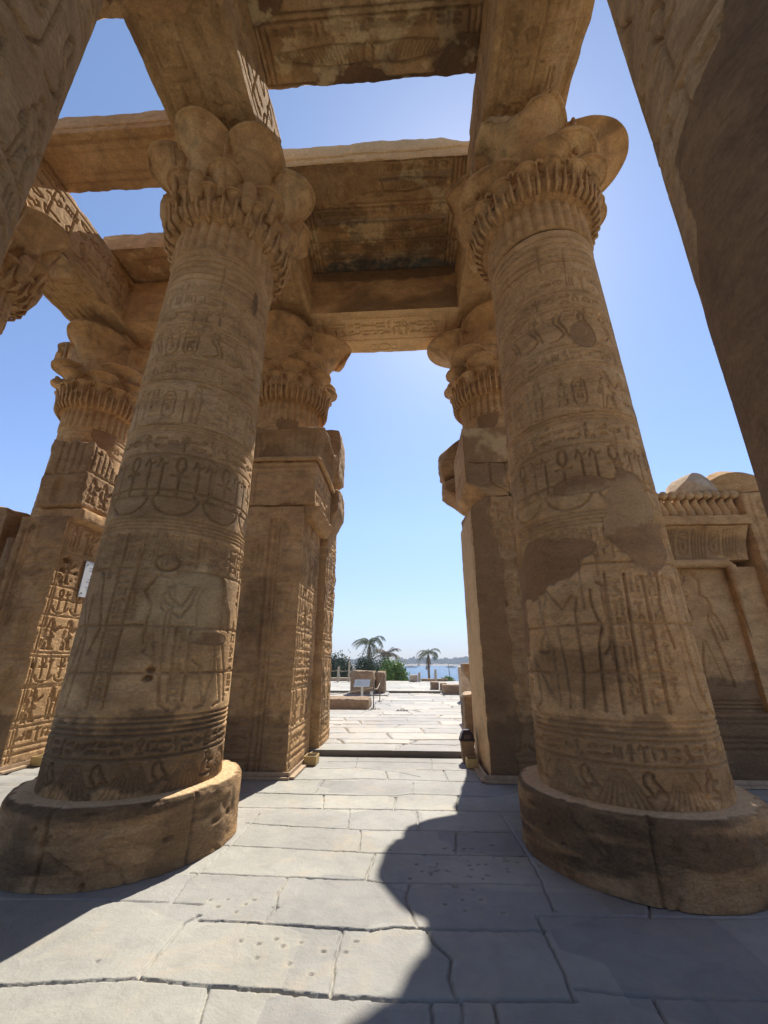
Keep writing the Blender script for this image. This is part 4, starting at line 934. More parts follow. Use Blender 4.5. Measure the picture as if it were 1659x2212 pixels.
# ------------------------------------------------------------------ gate jambs and screen walls
def wall_relief(w, h, seed, res=.02, fr=True, stain=.5):
    r = random.Random(seed); cv = Cv(w, h, res)
    if fr: cv.poly([(.08, .1), (.08, h - .1), (w - .08, h - .1), (w - .08, .1)], .014, .016); cv.poly([(.13, .1), (.13, h - .15), (w - .13, h - .15), (w - .13, .1)], .012, .014)
    z = .3
    while z < h - .3:
        cv.hl(z, .013, .014)
        k = r.random(); hh = .22
        if k < .35: textrow(cv, .18, w - .15, z + .04, .2, r, .015, .018); hh = .28
        elif k < .7:
            hh = .5; x = .2
            while x < w - .4: glyph(cv, 'ankh', x, z + .1, .2, .34, .017, .022); glyph(cv, 'was', x + .2, z + .1, .12, .32, .014, .018); cv.ell(x + .15, z + .14, .17, .1, .013, .016, 180, 360); x += .4
        else:
            hh = .62; x = .25
            while x < w - .2: figure(cv, x, z + .06, .5, r.choice(('king', 'queen')), 1, .015, .02); x += .4
        z += hh
    for k in range(int(h / .48)): cv.jline([(0, .48 * k + .2), (w, .48 * k + .2 + r.uniform(-.01, .01))], .008, .014, .004, .2, r)
    for k in range(int(w * h * 4)): cv.hole(r.uniform(0, w), r.uniform(0, h), r.uniform(.01, .03), r.uniform(.01, .03), .025)
    cv.noise_area(1, .25, stain, .9, seed); cv.noise_area(0, .42, .9, .6, seed + 1, .05)
    return cv
def frame_relief(w, h, seed, rod=.55):
    cv = wall_relief(w, h, seed, .02, False, .6); r = random.Random(seed)
    for x in (rod - .05, rod + .05, rod + .12): cv.seg(x, .0, x, h - .25, .016, .03)
    for k in range(int(h / .1)): cv.seg(rod - .04, k * .1, rod + .04, k * .1 + .05, .008, .010)
    cv.area(1, w * .5, .3, w, .5, .55, .5, seed)
    return cv
def cavetto_mb(x0, x1, y0, y1, z0, z1, seed, dx=.16, dy=.16, side=1, flutes=True):
    """block whose upper part curls outwards on the hall side and the door side"""
    h = z1 - z0
    cvy = Cv(x1 - x0, h, .02); cvx = Cv(y1 - y0, h, .02)
    if flutes:
        for k in range(int((x1 - x0) / .11)): cvy.seg(k * .11 + .05, .08, k * .11 + .05, h - .12, .012, .016)
        for k in range(int((y1 - y0) / .09)): cvx.seg(k * .09 + .04, .04, k * .09 + .04, h - .1, .016, .022)
    cvy.noise_area(0, .15, .9, .9, seed, .06)
    def fn(P):
        P = P.copy(); t = np.clip((P[..., 2] - z0) / h, 0, 1); g = t ** 2.4
        ey = sstep(y0 + .5, y0 - .1, P[..., 1]); P[..., 1] -= dy * g * ey
        if side > 0: ex = sstep(x1 - .5, x1 + .1, P[..., 0]); P[..., 0] += dx * g * ex
        else: ex = sstep(x0 + .5, x0 - .1, P[..., 0]); P[..., 0] -= dx * g * ex
        n = fbm(P, 1.7, 3, seed + 3); w = sstep(.6, 1, t); P[..., 2] -= w * np.clip(n, 0, 1) * .22; return P
    mb = MB(); rockbox(mb, x0, x1, y0, y1, z0, z1, .05, .03, .06, .018, seed, {'-y': cvy, ('+x' if side > 0 else '-x'): cvx}, fn); return mb
GG = 'ruined gate jambs of the facade'
# left gate jamb
g = thing('gate_jamb', 'ruined gate jamb left of the doorway, its inner face lit and covered with carvings', 'gate jamb', (0, 0, 0), GG)
mb = MB(); cvx = wall_relief(1.44, 4.2, 31); 
for x, y, a, b in ((.45, 2.75, .07, .03), (.55, 2.3, .06, .12), (.62, 2.15, .04, .1), (.3, 3.1, .03, .03)): cvx.hole(x, y, a, b, .12)
rockbox(mb, -3.68, -1.82, 6.76, 8.2, 0, 4.2, .06, .025, .05, .012, 131, {'-y': frame_relief(1.86, 4.2, 32, 1.32), '+x': cvx}); mb.obj('pier', SAND, g)
mb = MB(); rockbox(mb, -2.6, -1.56, 6.86, 8.3, 4.0, 4.24, .03, .04, .05, .025, 132, None, lambda P: np.stack([P[..., 0] - .14 * sstep(4.24, 4.0, P[..., 2]) * (P[..., 0] > -2), P[..., 1], P[..., 2]], -1)); mb.obj('ledge', SAND, g)
cvu = Cv(1.64 + .38, .9, .02); cvu.poly([(.8, .0), (.8, .78), (1.9, .78)], .02, .03); cvu.poly([(.9, .0), (.9, .68), (1.9, .68)], .014, .02); cvu.noise_area(0, .2, .9, 1.2, 5, .05)
cvr = Cv(1.5, .9, .02); rr = random.Random(8); textrow(cvr, .1, 1.4, .45, .3, rr, .016, .02); textrow(cvr, .1, 1.4, .1, .3, rr, .016, .02)
mb = MB(); rockbox(mb, -3.68, -1.66, 6.78, 8.3, 4.22, 5.12, .05, .03, .05, .012, 133, {'-y': cvu, '+x': cvr}); mb.obj('lintel_stub', SAND, g)
mb = MB(); mb.tube([(-3.6, 6.74, 5.12), (-2.6, 6.73, 5.13), (-1.64, 6.73, 5.12), (-1.60, 6.78, 5.1), (-1.6, 7.6, 5.1), (-1.62, 8.3, 5.08)], .045, 8); mb.obj('torus_moulding', SAND, g)
cavetto_mb(-3.68, -1.64, 6.8, 8.3, 5.12, 5.8, 134).obj('cornice', SANDD, g)
mb = MB(); rockbox(mb, -3.5, -1.68, 8.35, 9.4, 0, 4.5, .05, .05, .08, .03, 135, {'+x': wall_relief(1.05, 4.5, 36)}, sc=1.2); mb.obj('outer_jamb', SAND, g)
mb = MB(); rockbox(mb, -3.4, -1.50, 8.32, 9.3, 4.3, 5.3, .035, .08, .1, .05, 136, cuts=14, cd=.85, sc=1.6, fn=lambda P: np.stack([P[..., 0] - .14 * sstep(4.75, 4.35, P[..., 2]) * (P[..., 0] > -2.4), P[..., 1], P[..., 2]], -1)); mb.obj('broken_lintel', SANDD, g)
mb = MB(); rockbox(mb, -3.4, -1.54, 8.32, 9.25, 5.26, 6.75, .035, .08, .1, .05, 137, cuts=14, cd=.85, sc=1.3); mb.obj('broken_cornice', SANDD, g)
# right gate jamb
g = thing('gate_jamb', 'ruined gate jamb right of the doorway with tall smooth brown plaster repair', 'gate jamb', (0, 0, 0), GG)
cvp = frame_relief(1.9, 4.3, 41, .85); cvp.area(0, .1, 2.1, .38, 3.2, .7, .4, 44, .05, 3.); cvp.hole(.45, 2.45, .05, .05, .08)
cvx = Cv(1.5, 4.3, .02); cvx.M[..., 0] = .0; cvx.noise_area(3, -.2, .5, 1, 3)
def notch(P):
    P = P.copy(); w = sstep(4.0, 4.3, P[..., 2]) ** 2 * sstep(1.5, 1.1, P[..., 0]); P[..., 0] += w * .26; return P
mb = MB(); rockbox(mb, 1.10, 3.0, 6.76, 8.26, 0, 4.3, .06, .018, .04, .006, 141, {'-y': cvp, '-x': cvx}, notch); mb.obj('pier', SAND, g)
cvq = Cv(1.95, .68, .02); cvq.area(1, .25, .6, .5, .4, .5, .4, 3)
for x in (.45, .72, .84): cvq.seg(x, 0, x, .68, .014, .02)
mb = MB(); rockbox(mb, 1.05, 3.0, 6.78, 8.3, 4.3, 4.98, .04, .05, .08, .02, 142, {'-y': cvq}, lambda P: np.stack([P[..., 0] + .34 * sstep(4.6, 4.3, P[..., 2]) * (P[..., 0] < 1.8), P[..., 1], P[..., 2]], -1)); mb.obj('lintel_stub', SAND, g)
cvq = Cv(1.9, .72, .02); cvq.M[..., 0] = .7; cvq.noise_area(3, .1, .5, 3, 6); cvq.H *= 0
mb = MB(); rockbox(mb, 1.06, 2.96, 6.8, 8.3, 4.98, 5.7, .05, .01, .04, .006, 143, {'-y': cvq}); mb.obj('cornice', SAND, g)
mb = MB(); rockbox(mb, 1.3, 3.0, 8.32, 9.4, 0, 4.7, .05, .05, .08, .03, 145); mb.obj('outer_jamb', SANDD, g)
mb = MB(); rockbox(mb, .84, 2.9, 8.42, 9.3, 4.75, 5.6, .035, .08, .1, .06, 146, cuts=14, cd=.85, sc=1.7, fn=lambda P: np.stack([P[..., 0] + .42 * sstep(5.2, 4.75, P[..., 2]) * (P[..., 0] < 1.8), P[..., 1], P[..., 2]], -1)); mb.obj('broken_lintel', SANDD, g)
mb = MB(); rockbox(mb, .78, 2.9, 8.42, 9.25, 5.56, 6.85, .035, .08, .1, .06, 147, cuts=14, cd=.85, sc=1.4, fn=lambda P: np.stack([P[..., 0] + .60 * sstep(6.1, 6.85, P[..., 2]) * (P[..., 0] < 1.8), P[..., 1], P[..., 2]], -1)); mb.obj('broken_cornice', SANDD, g)
# far left gate jamb
g = thing('gate_jamb', 'far left gate jamb, lower side face in bright sun with rows of looped signs', 'gate jamb', (0, 0, 0), GG)
cvx = wall_relief(1.5, 4.1, 51, .016, True, .2)
for x, y, a, b in ((.25, 3.3, .1, .05), (.2, 3.12, .05, .05), (.5, 3.1, .04, .03), (.12, 1.5, .03, .05)): cvx.hole(x, y, a, b, .12)
mb = MB(); rockbox(mb, -7.15, -6.22, 6.76, 8.26, 0, 4.12, .06, .03, .06, .015, 151, {'-y': frame_relief(.93, 4.12, 52, .2), '+x': cvx}); mb.obj('pier', SAND, g)
mb = MB(); rockbox(mb, -6.9, -6.05, 6.86, 8.3, 4.05, 4.3, .03, .05, .06, .03, 152); mb.obj('ledge', SAND, g)
cvr = Cv(1.5, 1.4, .02); rr = random.Random(18)
for k in range(4): figure(cvr, .25 + k * .33, .15, .5, 'king', 1, .014, .018)
for k in range(10): cvr.seg(.08 + k * .14, .8, .08 + k * .14, 1.35, .014, .018)
cvr.hole(.2, 1.25, .06, .04, .1); cvr.hl(.74, .02, .03)
def tornt(P):
    P = P.copy(); w = sstep(5.2, 5.7, P[..., 2]); P[..., 2] -= w * (.5 * sstep(6.9, 8.0, P[..., 1]) + .2 * np.clip(fbm(P, 1.8, 3, 9), -1, 1)); return P
cvy = Cv(.9, 1.4, .02)
for k in range(4): cvy.seg(.25 + k * .15, .7, .25 + k * .15, 1.35, .016, .02)
cvy.jline([(0, .68), (.9, .68)], .014, .03, .01, .1, rr); cvy.hole(.4, .35, .12, .3, .07); glyph(cvy, 'bird', 1.0, .3, .25, .25, .014, .014)
mb = MB(); rockbox(mb, -7.0, -6.1, 6.78, 8.2, 4.3, 5.7, .04, .06, .08, .03, 153, {'-y': cvy, '+x': cvr}, tornt); mb.obj('lintel_stub', SANDD, g)
mb = MB(); rockbox(mb, -8.3, -6.1, 8.35, 9.3, 0, 4.9, .06, .06, .1, .04, 154); mb.obj('outer_jamb', SANDD, g)
# engaged torus roll at its left and the screen wall left of it
mb = MB(); mb.tube([(-7.25, 6.9, 0), (-7.25, 6.9, 3.7)], .12, 12); mb.obj('torus_moulding', SANDD, g)
beam('dark worn screen wall at the far left edge, top broken', -13.5, -8.15, 7.4, 8.6, 0, 4.62, 161, {'-y': wall_relief(5.35, 4.62, 62, .04, True, 1.)}, mat=SANDD, group='screen walls between facade columns', name='screen_wall', cat='wall', wear=.12, rw=.2, amp=.06)
# sign plate on the far left jamb
mb = MB(); rockbox(mb, -6.215, -6.195, 7.42, 7.86, 2.72, 3.4, .2, .002, .01, 0); 
WH = simple('white_plate', (.62, .63, .62), .4, .05)
pl = thing('sign_plate', 'white rectangular plate screwed to the sunlit side of the far left jamb', 'sign', (0, 0, 0))
mb.obj('plate', WH, pl, False)
GREY = simple('grey_print', (.35, .35, .36), .6)
mb = MB(); rr = random.Random(3)
for z in (3.27, 3.22, 3.05, 3.0, 2.9, 2.86):
    a = 7.52 + rr.uniform(0, .05); mb = MB(); rockbox(mb, -6.196, -6.1935, a, a + rr.uniform(.12, .24), z, z + .02, .1, 0, .01, 0); mb.obj('text_line', GREY, pl, False)
for yy, zz in ((7.47, 3.33), (7.47, 2.79)):
    mb = MB(); mb.lathe([(0, 0), (.016, 0), (.016, .006), (0, .008)], 10); mb.obj('screw', simple('dark_screw', (.05, .045, .04), .5), pl, loc=(-6.195, yy, zz), rot=(0, math.pi / 2, 0))

# right screen wall with cobra frieze
g = thing('screen_wall', 'screen wall at right with a row of carved cobras over a framed figure panel', 'wall', (0, 0, 0), 'screen walls between facade columns')
YW = 7.0
cvp = Cv(2.6, 2.2, .014); rr = random.Random(12)
figure(cvp, 1.95, .35, 1.75, 'king', -1, .02, .028); cvp.poly([(1.15, .2), (1.15, 1.55)], .012, .02); figure(cvp, .7, .35, 1.6, 'queen', 1, .018, .024)
for k in range(8): cvp.seg(1.2 + k * .12, 1.9, 1.2 + k * .12, 2.15, .01, .012)
textcol(cvp, 1.3, .12, 1.6, 2.15, rr); textcol(cvp, 1.55, .12, 1.75, 2.15, rr); textcol(cvp, .2, .14, .8, 2.1, rr); cvp.area(1, 1.4, .2, 2, .28, .6, .4, 4); cvp.M[..., 0] = .0
for z in (.0, .06, .12): cvp.hl(z + .03, .015, .03)
mb = MB(); rockbox(mb, 2.96, 5.3, YW + .12, 8.2, .86, 3.05, .06, .004, .02, .004, 171, {'-y': (lambda c: c)(cvp)}); mb.obj('panel', SAND, g)
cvb = Cv(2.75, .86, .02); cvb.M[..., 1] = .55
for z in (.42, .5, .56, .74, .8): cvb.hl(z, .016, .03)
cvb.noise_area(0, .1, .6, 2, 9, .1)
mb = MB(); rockbox(mb, 2.96, 5.7, YW - .25, 8.2, 0, .86, .06, .02, .04, .01, 172, {'-y': cvb}); mb.obj('plinth', SANDD, g)
mb = MB(); mb.tube([(2.96, YW, 3.10), (4.2, YW - .01, 3.10), (5.26, YW, 3.10), (5.32, YW, 3.04), (5.33, YW, 2.9), (5.33, YW, 1.9), (5.33, YW, .86)], .075, 12); rockbox(mb, 5.3, 5.72, YW + .02, 8.2, .86, 3.05, .06, .01, .03, .008, 173); mb.obj('torus_moulding', SAND, g)
cvc = Cv(2.7, .55, .012)
x = .1
while x < 2.5: cartouche(cvc, x, .12, .15, .34, rr, .012, .02); [cvc.seg(x + .22 + k * .05, .02, x + .22 + k * .05, .5, .012, .02) for k in range(5)]; x += .5
cvc.area(1, 1.2, .2, 1.4, .3, .45, .3, 5)
mb = MB(); rockbox(mb, 2.96, 5.66, YW + .02, 8.2, 3.16, 3.71, .06, .01, .03, .006, 174, {'-y': cvc}, lambda P: np.stack([P[..., 0], P[..., 1] - .2 * (P[..., 1] < 7.6) * np.clip((P[..., 2] - 3.16) / .55, 0, 1) ** 2.2, P[..., 2]], -1)); mb.obj('cornice', SAND, g)
mb = MB(); rockbox(mb, 2.96, 5.7, YW - .24, 8.2, 3.712, 3.87, .05, .012, .03, .006, 175); mb.obj('ledge', SAND, g)
mb = MB(); rockbox(mb, 2.96, 5.6, YW + .1, 8.2, 3.87, 4.3, .05, .02, .04, .01, 176); mb.obj('frieze_wall', SAND, g)
mb = MB()
zz = np.linspace(0, 1, 10); wv = .05 + .035 * np.sin(zz * math.pi) - .02 * zz; off = .035 * np.sin(zz * 6.0)
P = np.stack([np.stack([off[i] + wv[i] * 1.25 * np.cos(np.linspace(math.pi, 2 * math.pi, 9)), .13 * np.sin(np.linspace(math.pi, 2 * math.pi, 9)) * (.6 + .6 * zz[i]), np.full(9, zz[i] * .4)], 1) for i in range(10)])
mb.grid(P); mb.tube([(0, -.1, .42), (0, -.2, .43)], [.075, .07], 14); mb.tube([(0, -.02, .43), (0, -.205, .435)], [.07, .02], 14)
u0 = mb.obj('carved_cobra', SAND, g); u0.location = (3.3, YW + .1, 3.87)
for k in range(1, 17):
    u = u0.copy(); COL.objects.link(u); u.parent = g; u.location = (3.3 + k * .147, YW + .1, 3.87)
# stub of the next facade column and rubble on the wall
cvs = Cv(1.7, 4.3, .018); rr = random.Random(31)
for x in (.12, .5, .88, 1.26): cvs.seg(x, .6, x, 4.2, .014, .02); textcol(cvs, x + .05, .28, 2.2, 4.15, rr, .016, .022)
figure(cvs, .6, .9, 1.2, 'king', -1, .02, .028); cvs.area(1, .8, .5, 1.5, .5, .6, .4, 7); cvs.area(0, .9, 2.6, .5, .5, .8, .4, 17, .05); cvs.area(1, .8, 3., 1.4, .1, .4, .5, 8)
beam('broken stub of the next facade column right of the cobra wall', 5.72, 7.42, 6.86, 8.6, 0, 4.34, 181, {'-y': cvs}, mat=SAND, group='screen walls between facade columns', name='column_stub', cat='column stub', wear=.05, amp=.02)
beam('reddish stone wall at the right edge beyond the column stub', 7.5, 10, 6.3, 8.0, 0, 4.45, 182, None, mat=SANDD, group='screen walls between facade columns', name='screen_wall', cat='wall', wear=.1, amp=.05)
for i, (x, y, z, a, b, c, lab, mt, an) in enumerate(((5.22, 7.3, 4.36, .42, .34, .47, 'pale rounded rubble block on top of the cobra wall, the left one of two', SANDL, .2), (6.0, 7.3, 4.40, .50, .36, .50, 'angular rubble block on top of the cobra wall, the right one of two', SAND, -.15))):
    mb = MB(); rockbox(mb, -a, a, -b, b, -.12, c, .025, .03, .08, .05, 190 + i, sc=2.2, cuts=26, cd=.76, fn=lambda P, a=a, i=i: np.stack([P[..., 0], P[..., 1], P[..., 2] - .30 * np.clip(P[..., 2] / .3, 0, 1) * (np.abs(P[..., 0] - (.0, -.12)[i]) / a) ** 2], -1)); o = mb.obj('rubble_block', mt); o.location = (x, y, z); o.rotation_euler = (0, .08 * (1 - 2 * i), an); tag(o, lab, 'rubble', 'rubble blocks on the cobra wall')

# ------------------------------------------------------------------ small things by the doorway
WOOD = simple('weathered_board', (.40, .29, .18), .8, .2, 12)
def board(lab, p, q, w=.09, h=.03):
    L = math.hypot(q[0] - p[0], q[1] - p[1]); mb = MB(); rockbox(mb, 0, L, -w / 2, w / 2, 0, h, .2, .002, .01, .002, 3)
    mb2 = mb; rockbox(mb2, 0, L, w / 2 - .02, w / 2, h, h + .05, .2, .002, .01, .002, 5)
    o = mb2.obj('floor_board', WOOD, None, False); o.location = (p[0], p[1], .002); o.rotation_euler = (0, 0, math.atan2(q[1] - p[1], q[0] - p[0])); return tag(o, lab, 'board', 'boards along the foot of the jambs')
board('wooden board along the front foot of the left jamb', (-3.6, 6.66), (-1.74, 6.66))
board('wooden board along the doorway side of the left jamb', (-1.72, 6.66), (-1.72, 8.15))
board('wooden board along the front foot of the right jamb', (1.0, 6.66), (3.0, 6.66))
board('wooden board along the doorway side of the right jamb beside the bin', (1.0, 8.15), (1.0, 6.68))
board('wooden board along the sunlit side of the far left jamb', (-6.1, 6.66), (-6.1, 8.2))
board('wooden board in front of the cobra wall', (3.05, 6.62), (5.6, 6.62))
YB = simple('ochre_box_paint', (.48, .34, .13), .6, .1)
def ybox(lab, x, y, w=.2, d=.26, h=.13):
    mb = MB(); t_ = .015
    rockbox(mb, -w / 2, w / 2, -d / 2, -d / 2 + t_, 0, h, .1, .002, .01, 0); rockbox(mb, -w / 2, w / 2, d / 2 - t_, d / 2, 0, h, .1, .002, .01, 0)
    rockbox(mb, -w / 2, -w / 2 + t_, -d / 2 + t_, d / 2 - t_, 0, h, .1, .002, .01, 0); rockbox(mb, w / 2 - t_, w / 2, -d / 2 + t_, d / 2 - t_, 0, h, .1, .002, .01, 0)
    rockbox(mb, -w / 2 + t_, w / 2 - t_, -d / 2 + t_, d / 2 - t_, 0, h * .6, .1, 0, .01, 0)
    th = thing('light_box', lab, 'box', (x, y, .003), 'ochre floor light boxes'); mb.obj('casing', YB, th, False)
    mb = MB(); mb.lathe([(0, 0), (w * .3, 0), (w * .36, .02), (w * .36, .03), (w * .3, .034), (0, .03)], 16); mb.obj('lamp', simple('dark_glass', (.04, .04, .045), .2), th, loc=(0, 0, h * .62))
ybox('small ochre box on the floor at the foot of the left jamb', -1.64, 7.6)
ybox('small ochre box on the floor below the bin at the right jamb', .95, 7.54, .18, .22)
ybox('small ochre box at the foot of the far left jamb', -6.0, 7.3)
BR = simple('brown_bin_plastic', (.30, .19, .10), .5, .08); DB = simple('dark_bin_lid', (.05, .03, .025), .4, .1)
b_ = thing('litter_bin', 'brown litter bin with dark hooded lid against the right jamb', 'bin', (.93, 7.86, .0))
mb = MB()
def fr(z, w, d): return [(-w, -d, z), (w, -d, z), (w, d, z), (-w, d, z)]
P = np.array([fr(0, .085, .08), fr(.02, .088, .083), fr(.30, .11, .10), fr(.32, .118, .108), fr(.335, .118, .108), fr(.335, .1, .09), fr(.05, .08, .07)]); mb.grid(P, wrap=True); mb.obj('body', BR, b_, False)
mb = MB(); P = np.array([fr(.325, .121, .111), fr(.345, .121, .111), fr(.44, .085, .085), fr(.485, .05, .06), fr(.485, .0, .0)]); mb.grid(P, wrap=True)
mb.tube([(-.125, -.09, .33), (-.135, -.09, .35), (-.12, -.09, .365)], .012, 6); mb.obj('lid', DB, b_, False)
mb = MB(); rockbox(mb, -.06, .06, -.112, -.10, .36, .42, .05, 0, .01, 0); mb.obj('flap', simple('bin_flap', (.12, .08, .06), .5), b_, False)

# ------------------------------------------------------------------ forecourt things
zf = .09; zt_ = .19
# pedestal and cavetto block at the right jamb
mb = MB(); rockbox(mb, 1.12, 1.75, 9.6, 10.3, zf - .02, .90, .04, .05, .08, .03, 201, maskfn=lambda P: np.concatenate([0 * P[..., :1], sstep(.0, .5, fbm(P, 2, 3, 4))[..., None] * .6, 0 * P[..., :1], (P[..., 2:3] > .86) * .5], -1)); tag(mb.obj('stone_pedestal', SANDB), 'tall worn stone pedestal standing outside beside the right jamb', 'pedestal')
mb = MB(); rockbox(mb, 1.42, 2.1, 11.8, 12.5, .98, 1.50, .03, .01, .03, .008, 202, fn=lambda P: np.stack([P[..., 0] + .22 * sstep(1.38, .98, P[..., 2]) * (P[..., 0] < 1.8), P[..., 1] + .2 * sstep(1.38, .98, P[..., 2]) * (P[..., 1] < 12.1), P[..., 2]], -1)); rockbox(mb, 1.66, 2.1, 12.0, 12.5, zf, .98, .05, .02, .04, .01, 203); tag(mb.obj('cornice_block', SANDB), 'carved block flaring to a flat top outside beyond the pedestal', 'stone block')
mb = MB(); rockbox(mb, 1.75, 2.3, 14.4, 15.1, zf, .62, .05, .06, .1, .03, 204); tag(mb.obj('stone_block', SANDL), 'squat pale block behind the flaring block at right', 'stone block')
mb = MB(); rockbox(mb, 1.9, 2.6, 17, 17.8, zf, 1.35, .06, .05, .1, .03, 205); tag(mb.obj('stone_block', SANDL), 'upright pale block farthest back beside the right jamb', 'stone block')
# low altar slab behind rope
mb = MB(); rockbox(mb, -4.6, -1.36, 14.5, 15.6, zf - .02, .40, .035, .04, .06, .05, 206, sc=1.2, cuts=5, cd=.95); tag(mb.obj('stone_slab', SANDB), 'low thick sandstone slab lying on the forecourt at left behind rope posts', 'stone slab')
# altar block
al = thing('altar', 'large weathered square altar of sandstone blocks in the middle of the forecourt', 'altar', (0, 0, 0))
mb = MB(); rockbox(mb, -2.74, -1.66, 20.0, 21.3, zf - .02, 1.10, .035, .06, .1, .05, 207, sc=1.8, cuts=9, cd=.92); mb.obj('front_block', SANDB, al)
mb = MB(); rockbox(mb, -1.62, -1.16, 20.5, 21.6, zf, 1.06, .035, .08, .1, .06, 208, sc=1.8, cuts=9, cd=.9); mb.obj('side_block', SANDB, al)
mb = MB(); rockbox(mb, -3.0, -1.0, 19.75, 21.7, zf - .01, .15, .08, .03, .05, .02, 209); mb.obj('step', FORE, al)
# info sign
sg = thing('info_sign', 'small white information board on a post in front of the altar', 'sign', (-2.03, 18.6, zf))
mb = MB(); rockbox(mb, -.045, .045, -.025, .025, 0, .52, .1, 0, .01, 0); mb.obj('post', simple('sign_post', (.60, .62, .58), .5), sg, False)
mb = MB(); rockbox(mb, -.33, .33, -.015, .015, -.17, .17, .1, .003, .01, 0, fn=lambda P: np.stack([P[..., 0] + P[..., 2] * .1, P[..., 1], P[..., 2]], -1)); sp_ = mb.obj('board', simple('sign_board', (.62, .66, .64), .45, .03), sg, False, loc=(0, -.02, .58), rot=(R_(-38), 0, 0))
mb = MB(); 
for k in range(5): rockbox(mb, -.22, -.22 + .1 + .06 * (k % 3), -.018, -.016, .1 - k * .045, .11 - k * .045, .1, 0, .01, 0)
mb.obj('print', simple('sign_print', (.28, .50, .40), .6), sp_, False)
mb = MB(); rockbox(mb, -.07, .07, -.03, .03, 0, .12, .1, .003, .01, 0); o = mb.obj('small_plate', WH, None, False); o.location = (-1.72, 19.7, .15); tag(o, 'tiny white plate standing at the foot of the altar', 'sign')
# rope posts
MET = simple('dark_metal', (.13, .11, .09), .5)
for i, (x, y, lab) in enumerate(((-1.22, 14.7, 'thin metal rope post at the near corner of the low slab'), (-1.2, 17.4, 'thin metal rope post at the far corner of the low slab'))):
    p_ = thing('rope_post', lab, 'post', (x, y, zf), 'thin rope posts round the slab')
    mb = MB(); mb.tube([(0, 0, 0), (0, 0, .68)], .018, 8); mb.obj('pole', MET, p_)
    mb = MB(); mb.lathe([(0, 0), (.09, 0), (.09, .012), (.02, .02), (0, .02)], 16); mb.obj('foot', MET, p_)
    mb = MB(); mb.lathe([(0, .68), (.028, .68), (.03, .70), (.015, .72), (0, .72)], 10); mb.obj('cap', MET, p_)
ROPE = simple('pale_rope', (.45, .38, .26), .9)
mb = MB(); mb.tube([(-1.22 - t * 3.4, 14.7 + .02, zf + .64 - .22 * math.sin(math.pi * t)) for t in np.linspace(0, 1, 14)], .012, 6); mb.tube([(-1.22 + .02 * t, 14.7 + 2.7 * t, zf + .64 - .12 * math.sin(math.pi * t)) for t in np.linspace(0, 1, 12)], .012, 6); tag(mb.obj('rope', ROPE), 'sagging pale rope strung between the thin posts', 'rope')
# blocks at right
for i, (a, lab) in enumerate((((1.02, 1.42, 22.4, 23.2, zf, .56), 'brown stone block at the left end of the low blocks'), ((1.46, 1.8, 21.8, 22.5, zf, .52), 'narrow stone block between the brown and the long one'), ((1.5, 3.1, 20.6, 21.5, zf, .50), 'long low stone block with grainy front at right'))):
    mb = MB(); rockbox(mb, *a, .06, .04, .06, .025, 215 + i); tag(mb.obj('stone_block', SANDB), lab, 'stone block', 'low stone blocks at the right of the forecourt')
mb = MB(); rockbox(mb, 1.38, 3.3, 20.35, 22.6, zf - .01, .13, .1, .02, .04, .01, 219); tag(mb.obj('block_plinth', FORE), 'thin stone plinth under the long low block', 'plinth')
# terrace edge: parapet, block, posts
mb = MB(); rockbox(mb, -.05, .5, 30.0, 30.6, zt_, .62, .06, .03, .05, .02, 221); tag(mb.obj('stone_block', SANDL), 'single square block on the terrace edge against the water', 'stone block')
mb = MB(); rockbox(mb, .75, 2.6, 30.6, 31.0, zt_, .36, .08, .02, .04, .015, 222); tag(mb.obj('parapet', SANDB), 'low broken parapet along the river edge', 'parapet')
mb = MB(); rockbox(mb, -9, -3.0, 30.8, 31.15, zt_, .42, .08, .02, .04, .015, 223); tag(mb.obj('parapet', SANDL), 'low pale parapet at left in front of the bushes', 'parapet')
mb = MB(); rockbox(mb, -3.5, -3.0, 30.2, 30.7, zt_, .72, .08, .02, .04, .015, 224); tag(mb.obj('stone_block', SANDL), 'pale block behind the altar at its left', 'stone block')
PW = simple('whitewashed_post', (.50, .40, .27), .8, .1)
labs = ['stone post nearest the door jamb in the row at left', 'rounded stone post left of the tall one', 'taller slim post in the row at left of the altar', 'rounded stone post right of the tall one, nearest the altar', 'short stone post beside the square block on the terrace edge', 'lone stone post in front of the right palm trunk']
for i, (x, y, h) in enumerate(((-6.1, 29.6, .85), (-4.86, 29.6, .95), (-4.15, 29.7, 1.35), (-3.82, 29.6, .95), (.62, 30.2, .6), (1.72, 30.2, .8))):
    w = .085 if i != 2 else .06
    mb = MB(); mb.lathe([(w * 1.1, 0), (w, .03), (w, h * .8), (w * .6, h * .86), (w * .95, h * .9), (w * .8, h * .97), (w * .3, h), (0, h)], 12); o = mb.obj('stone_post', PW); o.location = (x, y, zt_); tag(o, labs[i], 'post', 'pale posts along the terrace')
mb = MB()
for a, b in ((-7.3, -6.1), (-6.1, -4.86), (-4.86, -4.15), (-4.15, -3.82)): mb.tube([(a + (b - a) * t, 29.6, zt_ + .72 - .05 * math.sin(math.pi * t)) for t in np.linspace(0, 1, 8)], .02, 6)
tag(mb.obj('rope', ROPE), 'rope running between the pale posts at left', 'rope')
